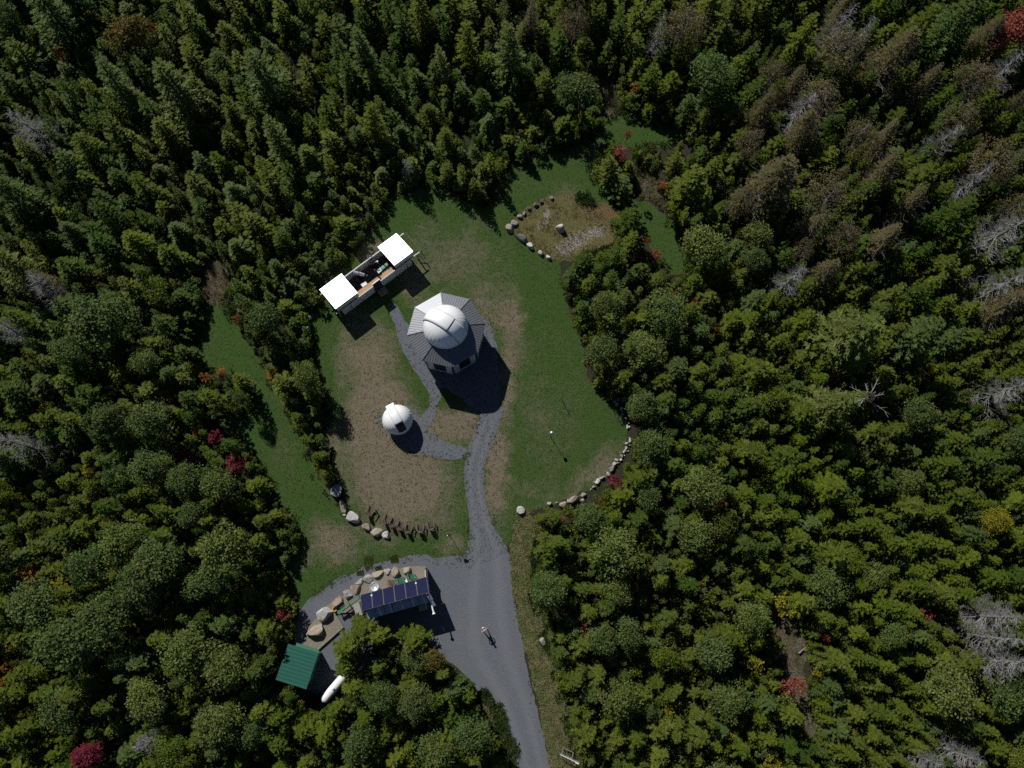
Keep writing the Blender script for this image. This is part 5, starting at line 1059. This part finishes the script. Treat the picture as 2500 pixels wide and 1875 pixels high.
# ---------------------------------------------------------------- trees: objects
SNAGS = [(62, 295, 10, 1.15, 'dense silver dead tree near the left edge, upper part'), (2449, 560, 11, 1.35, 'large silver dead tree with a bent trunk at the upper right edge'), (2458, 690, 10, 1.2, 'grey dead tree below the large silver one at the right edge'), (1936, 674, 9, 1.0, 'grey dead tree among brown trees, upper right'),
    (1958, 250, 9, 1.1, 'silver dead crown between two brown trees, upper right'), (2053, 57, 10, 1.0, 'dead grey tree near the top edge right of centre'), (2107, 80, 9, .8, 'smaller dead tree close to the top edge'), (2449, 171, 10, 1.1, 'dead tree just below the large red maple'), (2300, 335, 9, 1.0, 'dead tree with pale spreading limbs at upper right'),
    (2380, 435, 9, 1.0, 'dead tree leaning over the brown trees at far right'), (2465, 952, 9, 1.2, 'fan-shaped dead tree at the right edge, half way down'), (2440, 1510, 9, 1.35, 'upper dead tree of the lower right cluster'), (2430, 1562, 9, 1.2, 'middle dead tree of the lower right cluster'), (2455, 1622, 9, 1.3, 'lower dead tree of the lower right cluster'),
    (2364, 1850, 8, 1.1, 'dead tree near the bottom edge at the right'), (2275, 1862, 7, .9, 'low dead tree at the bottom edge, left of its taller neighbour'), (95, 705, 9, 1.1, 'grey dead top beside the pale pine at the left'), (12, 800, 8, 1.0, 'dead tree cut by the left edge, half way down'), (41, 1084, 9, 1.1, 'dead tree cut by the left edge, lower half'),
    (357, 1818, 7, 1.0, 'tangled grey dead tree near the bottom left'), (1608, 80, 9, .8, 'thin dead tree beside the brown tree at the top'), (623, 1185, 3.2, .8, 'spiky grey dead bush on the edge of the left lawn strip'), (995, 405, 5, 1.0, 'pale half-dead tree above the upper lawn edge'), (1700, 1215, 6, .7, 'grey dead branches in the middle of the right forest'), (1618, 1008, 5, .5, 'small grey dead branches right of the rough wall'), (1336, 1400, 4, .3, 'short dead twig stem beside the verge')]
for i, (px, py, h, s, lb) in enumerate(SNAGS[:-1]):
    o = bpy.data.objects.new('dead_tree', snagM[i % 4]); col.objects.link(o); x, y = G(px, py, h * .72); o.location = (x, y, 0); o.rotation_euler.z = i * 1.7; o.scale = (s * h / 9 * 1.1, s * h / 9 * 1.1, h / 9); tag(o, lb, 'dead tree', 'silver dead trees')
# white snag carrying a nest
nx, ny = G(2120, 965, 10.5); ne = empty('dead_tree', (nx, ny, 0), 0, 'bleached white dead tree with bare forked limbs, right forest', 'dead tree', 'silver dead trees')
t = MB(); t.tube([(0, 0, -.1), (.1, 0, 5), (.2, -.1, 10)], [.24, .18, .1], 8); t.build('trunk', M['deadwood'], ne)
rn = random.Random(5); pale = simple('bleached_wood', (.25, .245, .235), .8, 0, .15, 5, .3)
for k, (a, L, zz) in enumerate([(170, 3.4, 9.8), (150, 2.4, 10), (200, 2.3, 9.5), (60, 2.6, 10.1), (100, 1.6, 10), (10, 1.9, 9.9), (-35, 3.2, 9.2), (230, 2.1, 9), (35, 1.3, 9.6)]):
    a = R_(a); L *= .82; t = MB(); d = Vector((math.cos(a), math.sin(a), 0)); b0 = Vector((.18, -.08, zz)); p1 = b0 + d * L * .5 + Vector((0, 0, .3)); p2 = b0 + d * L + Vector((0, 0, .2)); t.tube([b0, p1, p2], [.05, .036, .014], 6)
    for j in range(3):
        a2 = a + rn.choice((-.7, .7)); q = b0.lerp(p2, .4 + .2 * j); t.tube([q, q + Vector((math.cos(a2), math.sin(a2), .3)) * L * .25], [.03, .008], 4)
    t.build('limb', pale, ne)
ns = MB(); rn = random.Random(8)
for k in range(140):
    a = rn.uniform(0, 6.28); r_ = rn.uniform(.15, .45); c = Vector((.2 + r_ * math.cos(a), -.1 + r_ * math.sin(a), 10.15 + rn.uniform(0, .3))); d = Vector((-math.sin(a), math.cos(a), rn.gauss(0, .2))); ns.tube([c - d * .28, c + d * .28], .018, 3, False)
o = ns.build('nest', M['bark']); o.location = (nx, ny, 0); tag(o, 'dark stick nest in the fork of the bleached dead tree', 'nest')
# bare trunks and fallen logs seen in the photograph
def log(px0, py0, px1, py1, z0, z1, r, lb, mt='deadwood'):
    a = Vector(onpt(px0, py0, z0)); b = Vector(onpt(px1, py1, z1)); t = MB(); n = 5
    t.tube([a.lerp(b, k / n) + Vector((0, 0, .05 * math.sin(k * 2))) - a for k in range(n + 1)], [r * (1 - .12 * k) for k in range(n + 1)], 8)
    for k in range(4): 
        q = a.lerp(b, .3 + .17 * k) - a; s = -1 if k % 2 else 1; d = (b - a).normalized(); p_ = Vector((-d.y, d.x, .2)) * s; t.tube([q, q + p_ * .35 + d * .2], [r * .3, .01], 4)
    o = t.build('log', M[mt]); o.location = a; tag(o, lb, 'log')
log(783, 608, 794, 640, .3, .15, .13, 'grey fallen log left of the white roof half'); log(615, 560, 648, 478, .5, 4.5, .045, 'thin leaning white pole tree in the upper left forest')
log(2270, 1355, 2325, 1390, .3, .5, .12, 'pale fallen log in the brush at the right'); log(2235, 1366, 2256, 1360, .5, .5, .14, 'short sawn white log at the right'); log(1990, 920, 2050, 880, 1, 3, .17, 'dark bare trunk below the big pale pine')
log(1965, 1095, 2010, 1060, 1, 3, .17, 'dark bare trunk at the foot of the pale pine with dead limbs'); log(2367, 680, 2418, 645, 3, 5, .08, 'thin grey leaning trunk near the right edge'); log(1950, 1595, 1972, 1577, .2, .3, .09, 'pale log end in the brush lane, lower right')
log(1370, 970, 1392, 1018, .08, .06, .05, 'thin black pipe lying along the lawn edge by the rough wall', 'black'); log(705, 1690, 715, 1720, .1, .1, .12, 'log lying below the green-roofed shed', 'wood')

CW = {'olive': 'olive', 'dark': 'dark green', 'blue': 'blue-green', 'pale': 'pale green', 'brown': 'grey-brown', 'red': 'red', 'crimson': 'crimson', 'orange': 'orange', 'yellow': 'yellow', 'rust': 'rusty green'}
ANCH = [(968, 1024, 'the small white dome'), (1087, 797, 'the large white dome'), (825, 710, 'the left white roof half'), (963, 604, 'the right white roof half'), (960, 1460, 'the solar shed'), (725, 1627, 'the green-roofed shed'), (816, 1679, 'the propane tank'), (1184, 1537, 'the person'),
    (1368, 550, 'the standing boulder'), (1454, 394, 'the pale boulder'), (820, 1201, 'the blue-grey boulder'), (1385, 1845, 'the pipe gate'), (62, 295, 'the dense silver dead tree'), (2449, 560, 'the bent-trunk dead tree'), (1936, 674, 'the brown-ringed dead tree'), (1958, 250, 'the silver dead crown'), (2465, 66, 'the large red maple'),
    (195, 1856, 'the crimson maple'), (2120, 965, 'the bleached nest tree'), (1911, 1477, 'the yellow bush in the brush lane'), (2425, 1268, 'the large yellow tree'), (41, 1084, 'the lower left-edge dead tree'), (357, 1818, 'the tangled dead tree'), (2440, 1560, 'the lower right dead cluster'), (0, 0, 'the top left corner'), (2500, 1875, 'the bottom right corner'),
    (1280, 0, 'the middle of the top edge'), (576, 1137, 'the crimson bush by the left lawn'), (1498, 1178, 'the crimson bush by the rough wall'), (300, 92, 'the rusty tree at top left'), (430, 225, 'the tall pale pine at upper left'), (2085, 816, 'the big pale pine at right'), (1516, 383, 'the red shrub by the upper lawn'), (1750, 1050, 'the middle of the right forest'), (1600, 1800, 'the bottom edge right of the drive'), (650, 470, 'the leaning white pole tree'), (100, 1578, 'the yellow shrub at the left edge'), (237, 785, 'the broad blue-green tree at left')]
def direction(dx, dy):
    a = math.degrees(math.atan2(-dy, dx)) % 360
    return ['right of', 'above right of', 'above', 'above left of', 'left of', 'below left of', 'below', 'below right of'][int((a + 22.5) // 45) % 8]
# the 300 conifers that show largest stand as trees of their own
inv = lambda t: -5 < t['px'] < 2505 and -5 < t['py'] < 1880
cons = [t for t in TREES if t['fam'] in ('con', )]
cons_in = sorted([t for t in cons if inv(t)], key=lambda t: (-(t['hand']), -t['rp']))
solo = cons_in[:300]; solo_ids = set(id(t) for t in solo)
saps = [t for t in TREES if t['fam'] == 'sap']; sap_solo = sorted([t for t in saps if inv(t)], key=lambda t: -t['rp'])[:300]; sids = set(id(t) for t in sap_solo)
solos = solo + [t for t in TREES if t['fam'] not in ('con', 'sap')] + sap_solo
cnt = {}
def sizew(t):
    r_ = t['rp']; 
    if t['fam'] == 'con': return 'large' if r_ > 36 else ('' if r_ > 31 else 'small')
    if t['fam'] in ('shr', 'sap'): return 'small' if r_ < 14 else ''
    return 'broad' if r_ > 56 else ('' if r_ > 38 else 'small')
for t in solos:
    best = sorted(ANCH, key=lambda a: math.hypot(a[0] - t['px'], a[1] - t['py'])); best = best[0] if math.hypot(best[0][0] - t['px'], best[0][1] - t['py']) > 3 else best[1]
    t['an'] = (direction(t['px'] - best[0], t['py'] - best[1]), best[2]); t['ad'] = math.hypot(best[0] - t['px'], best[1] - t['py']); t['w'] = (sizew(t), CW[t['col']], {'con': 'conifer', 'bro': 'leafy tree', 'thin': 'thinning tree', 'shr': 'autumn shrub', 'sap': 'leafy sapling', 'pine': 'pine'}[t['fam']])
for t in sorted(solos, key=lambda t: t['ad']):
    k = t['an'] + (t['w'][1], t['w'][2]); n = cnt.get(k, 0); cnt[k] = n + 1; t['n'] = n
for t in solos:
    a = ' '.join(x for x in t['w'] if x); k = t['an'] + (t['w'][1], t['w'][2])
    if len((a + ' xx nearest ' + t['an'][0] + ' ' + t['an'][1]).split()) > 16: a = a.replace('small ', '').replace('broad ', '').replace('leafy ', '')
    t['label'] = '%s %s %s' % (a, t['an'][0], t['an'][1]) if cnt[k] == 1 else '%s, %s %s %s' % (a, 'nearest' if t['n'] == 0 else ORD[t['n']] + ' nearest', t['an'][0], t['an'][1])
special = {(2465, 66): 'large bright red maple in the top right corner', (195, 1856): 'deep crimson maple at the bottom edge, left', (300, 92): 'rusty green leafy tree near the top left corner', (1911, 1477): 'round yellow bush beside the brush lane, lower right', (2425, 1268): 'broad yellow tree near the right edge', (1068, 1613): 'rusty green tree left of the drive below the yard'}
GR = {'con': 'young conifers of the forest', 'bro': 'leafy trees of the forest', 'thin': 'grey-brown thinning trees', 'shr': 'autumn shrubs', 'sap': 'leafy saplings between the conifers', 'pine': 'tall pines of the forest'}
CAT = {'con': 'conifer', 'bro': 'tree', 'thin': 'tree', 'shr': 'shrub', 'sap': 'sapling', 'pine': 'pine tree'}
for i, t in enumerate(solos):
    fam = t['fam']; H0, R0 = BASE[fam]; nv = {'con': NCV, 'bro': 6, 'thin': 5, 'shr': 3, 'sap': 3, 'pine': 3}[fam]
    e = bpy.data.objects.new(NAMES[fam], None); col.objects.link(e); e.location = (t['x'], t['y'], 0); e.rotation_euler = (rt.gauss(0, .05), rt.gauss(0, .05), rt.uniform(0, 6.28)); e.empty_display_size = .2
    sxy = t['R'] / R0; e.scale = (sxy * rt.uniform(.85, 1.15), sxy * rt.uniform(.85, 1.15), t['h'] / H0)
    c = bpy.data.objects.new('crown', crown_mesh(fam, i % nv, t['col'])); col.objects.link(c); c.parent = e
    k = bpy.data.objects.new('trunk', trunkM[fam]); col.objects.link(k); k.parent = e
    tag(e, special.get((t['px'], t['py']), t['label']), CAT[fam], GR[fam])
# the rest of the conifers: one mass, instanced on points from the crowns above
rest = [t for t in cons if id(t) not in solo_ids]
def mass(name, label, pts, fam, NV, cols_):
    me = bpy.data.meshes.new(name); me.vertices.add(len(pts)); me.vertices.foreach_set('co', [c for t in pts for c in (t['x'], t['y'], 0)])
    H0, R0 = BASE[fam]; var = [cols_.index(t['col']) * NV + (i % NV) for i, t in enumerate(pts)]
    a = me.attributes.new('variant', 'INT', 'POINT'); a.data.foreach_set('value', var)
    a = me.attributes.new('size', 'FLOAT_VECTOR', 'POINT'); a.data.foreach_set('vector', [c for t in pts for c in (t['R'] / R0, t['R'] / R0, t['h'] / H0)])
    a = me.attributes.new('turn', 'FLOAT_VECTOR', 'POINT'); a.data.foreach_set('vector', [c for t in pts for c in (rt.gauss(0, .03), rt.gauss(0, .03), rt.uniform(0, 6.28))])
    me.materials.append(LM['olive']); o = bpy.data.objects.new(name, me); col.objects.link(o)
    ng = bpy.data.node_groups.new('stand', 'GeometryNodeTree'); ng.interface.new_socket('Geometry', in_out='INPUT', socket_type='NodeSocketGeometry'); ng.interface.new_socket('Geometry', in_out='OUTPUT', socket_type='NodeSocketGeometry')
    n, l = ng.nodes, ng.links; gi = n.new('NodeGroupInput'); go = n.new('NodeGroupOutput'); jn = n.new('GeometryNodeJoinGeometry')
    def named(t, nm): q = n.new('GeometryNodeInputNamedAttribute'); q.data_type = t; q.inputs[0].default_value = nm; return q
    va = named('INT', 'variant'); sz = named('FLOAT_VECTOR', 'size'); tu = named('FLOAT_VECTOR', 'turn')
    src = {}
    for ob_ in bpy.data.objects:
        if ob_.name.startswith('crown') and ob_.data and ob_.data not in src: src[ob_.data] = ob_
    tko = next(o_ for o_ in bpy.data.objects if o_.data == trunkM[fam])
    for ci, cn in enumerate(cols_):
        for v_ in range(NV):
            me_ = crown_mesh(fam, v_, cn); so_ = src.get(me_)
            if so_ is None: so_ = next((src[crown_mesh(fam, w_, cn)] for w_ in range(NV) if crown_mesh(fam, w_, cn) in src), next(iter(src.values())))
            oi = n.new('GeometryNodeObjectInfo'); oi.inputs[0].default_value = so_; oi.transform_space = 'ORIGINAL'
            ok = n.new('GeometryNodeObjectInfo'); ok.inputs[0].default_value = tko; ok.transform_space = 'ORIGINAL'
            jj = n.new('GeometryNodeJoinGeometry'); l.new(oi.outputs['Geometry'], jj.inputs[0]); l.new(ok.outputs['Geometry'], jj.inputs[0])
            cmp_ = n.new('FunctionNodeCompare'); cmp_.data_type = 'INT'; cmp_.operation = 'EQUAL'
            ai = [s for s in cmp_.inputs if s.type == 'INT']; l.new([s for s in va.outputs if s.enabled][0], ai[0]); ai[1].default_value = ci * NV + v_
            ip = n.new('GeometryNodeInstanceOnPoints'); l.new(gi.outputs[0], ip.inputs['Points']); l.new(cmp_.outputs[0], ip.inputs['Selection']); l.new(jj.outputs[0], ip.inputs['Instance'])
            e2r = n.new('FunctionNodeEulerToRotation'); l.new([s for s in tu.outputs if s.enabled][0], e2r.inputs[0]); l.new(e2r.outputs[0], ip.inputs['Rotation']); l.new([s for s in sz.outputs if s.enabled][0], ip.inputs['Scale'])
            l.new(ip.outputs[0], jn.inputs[0])
    l.new(jn.outputs[0], go.inputs[0]); md = o.modifiers.new('stand', 'NODES'); md.node_group = ng
    tag(o, label, None, None, 'stuff'); return o
mass('young_conifers', 'dense stand of smaller conifers filling the forest between the larger trees', rest, 'con', NCV, ['olive', 'dark', 'blue'])
mass('undergrowth', 'leafy undergrowth between the trees of the forest', [t for t in saps if id(t) not in sids], 'sap', 3, ['olive', 'blue', 'pale'])
print('TREES', len(TREES), 'solo', len(solos), 'rest', len(rest))
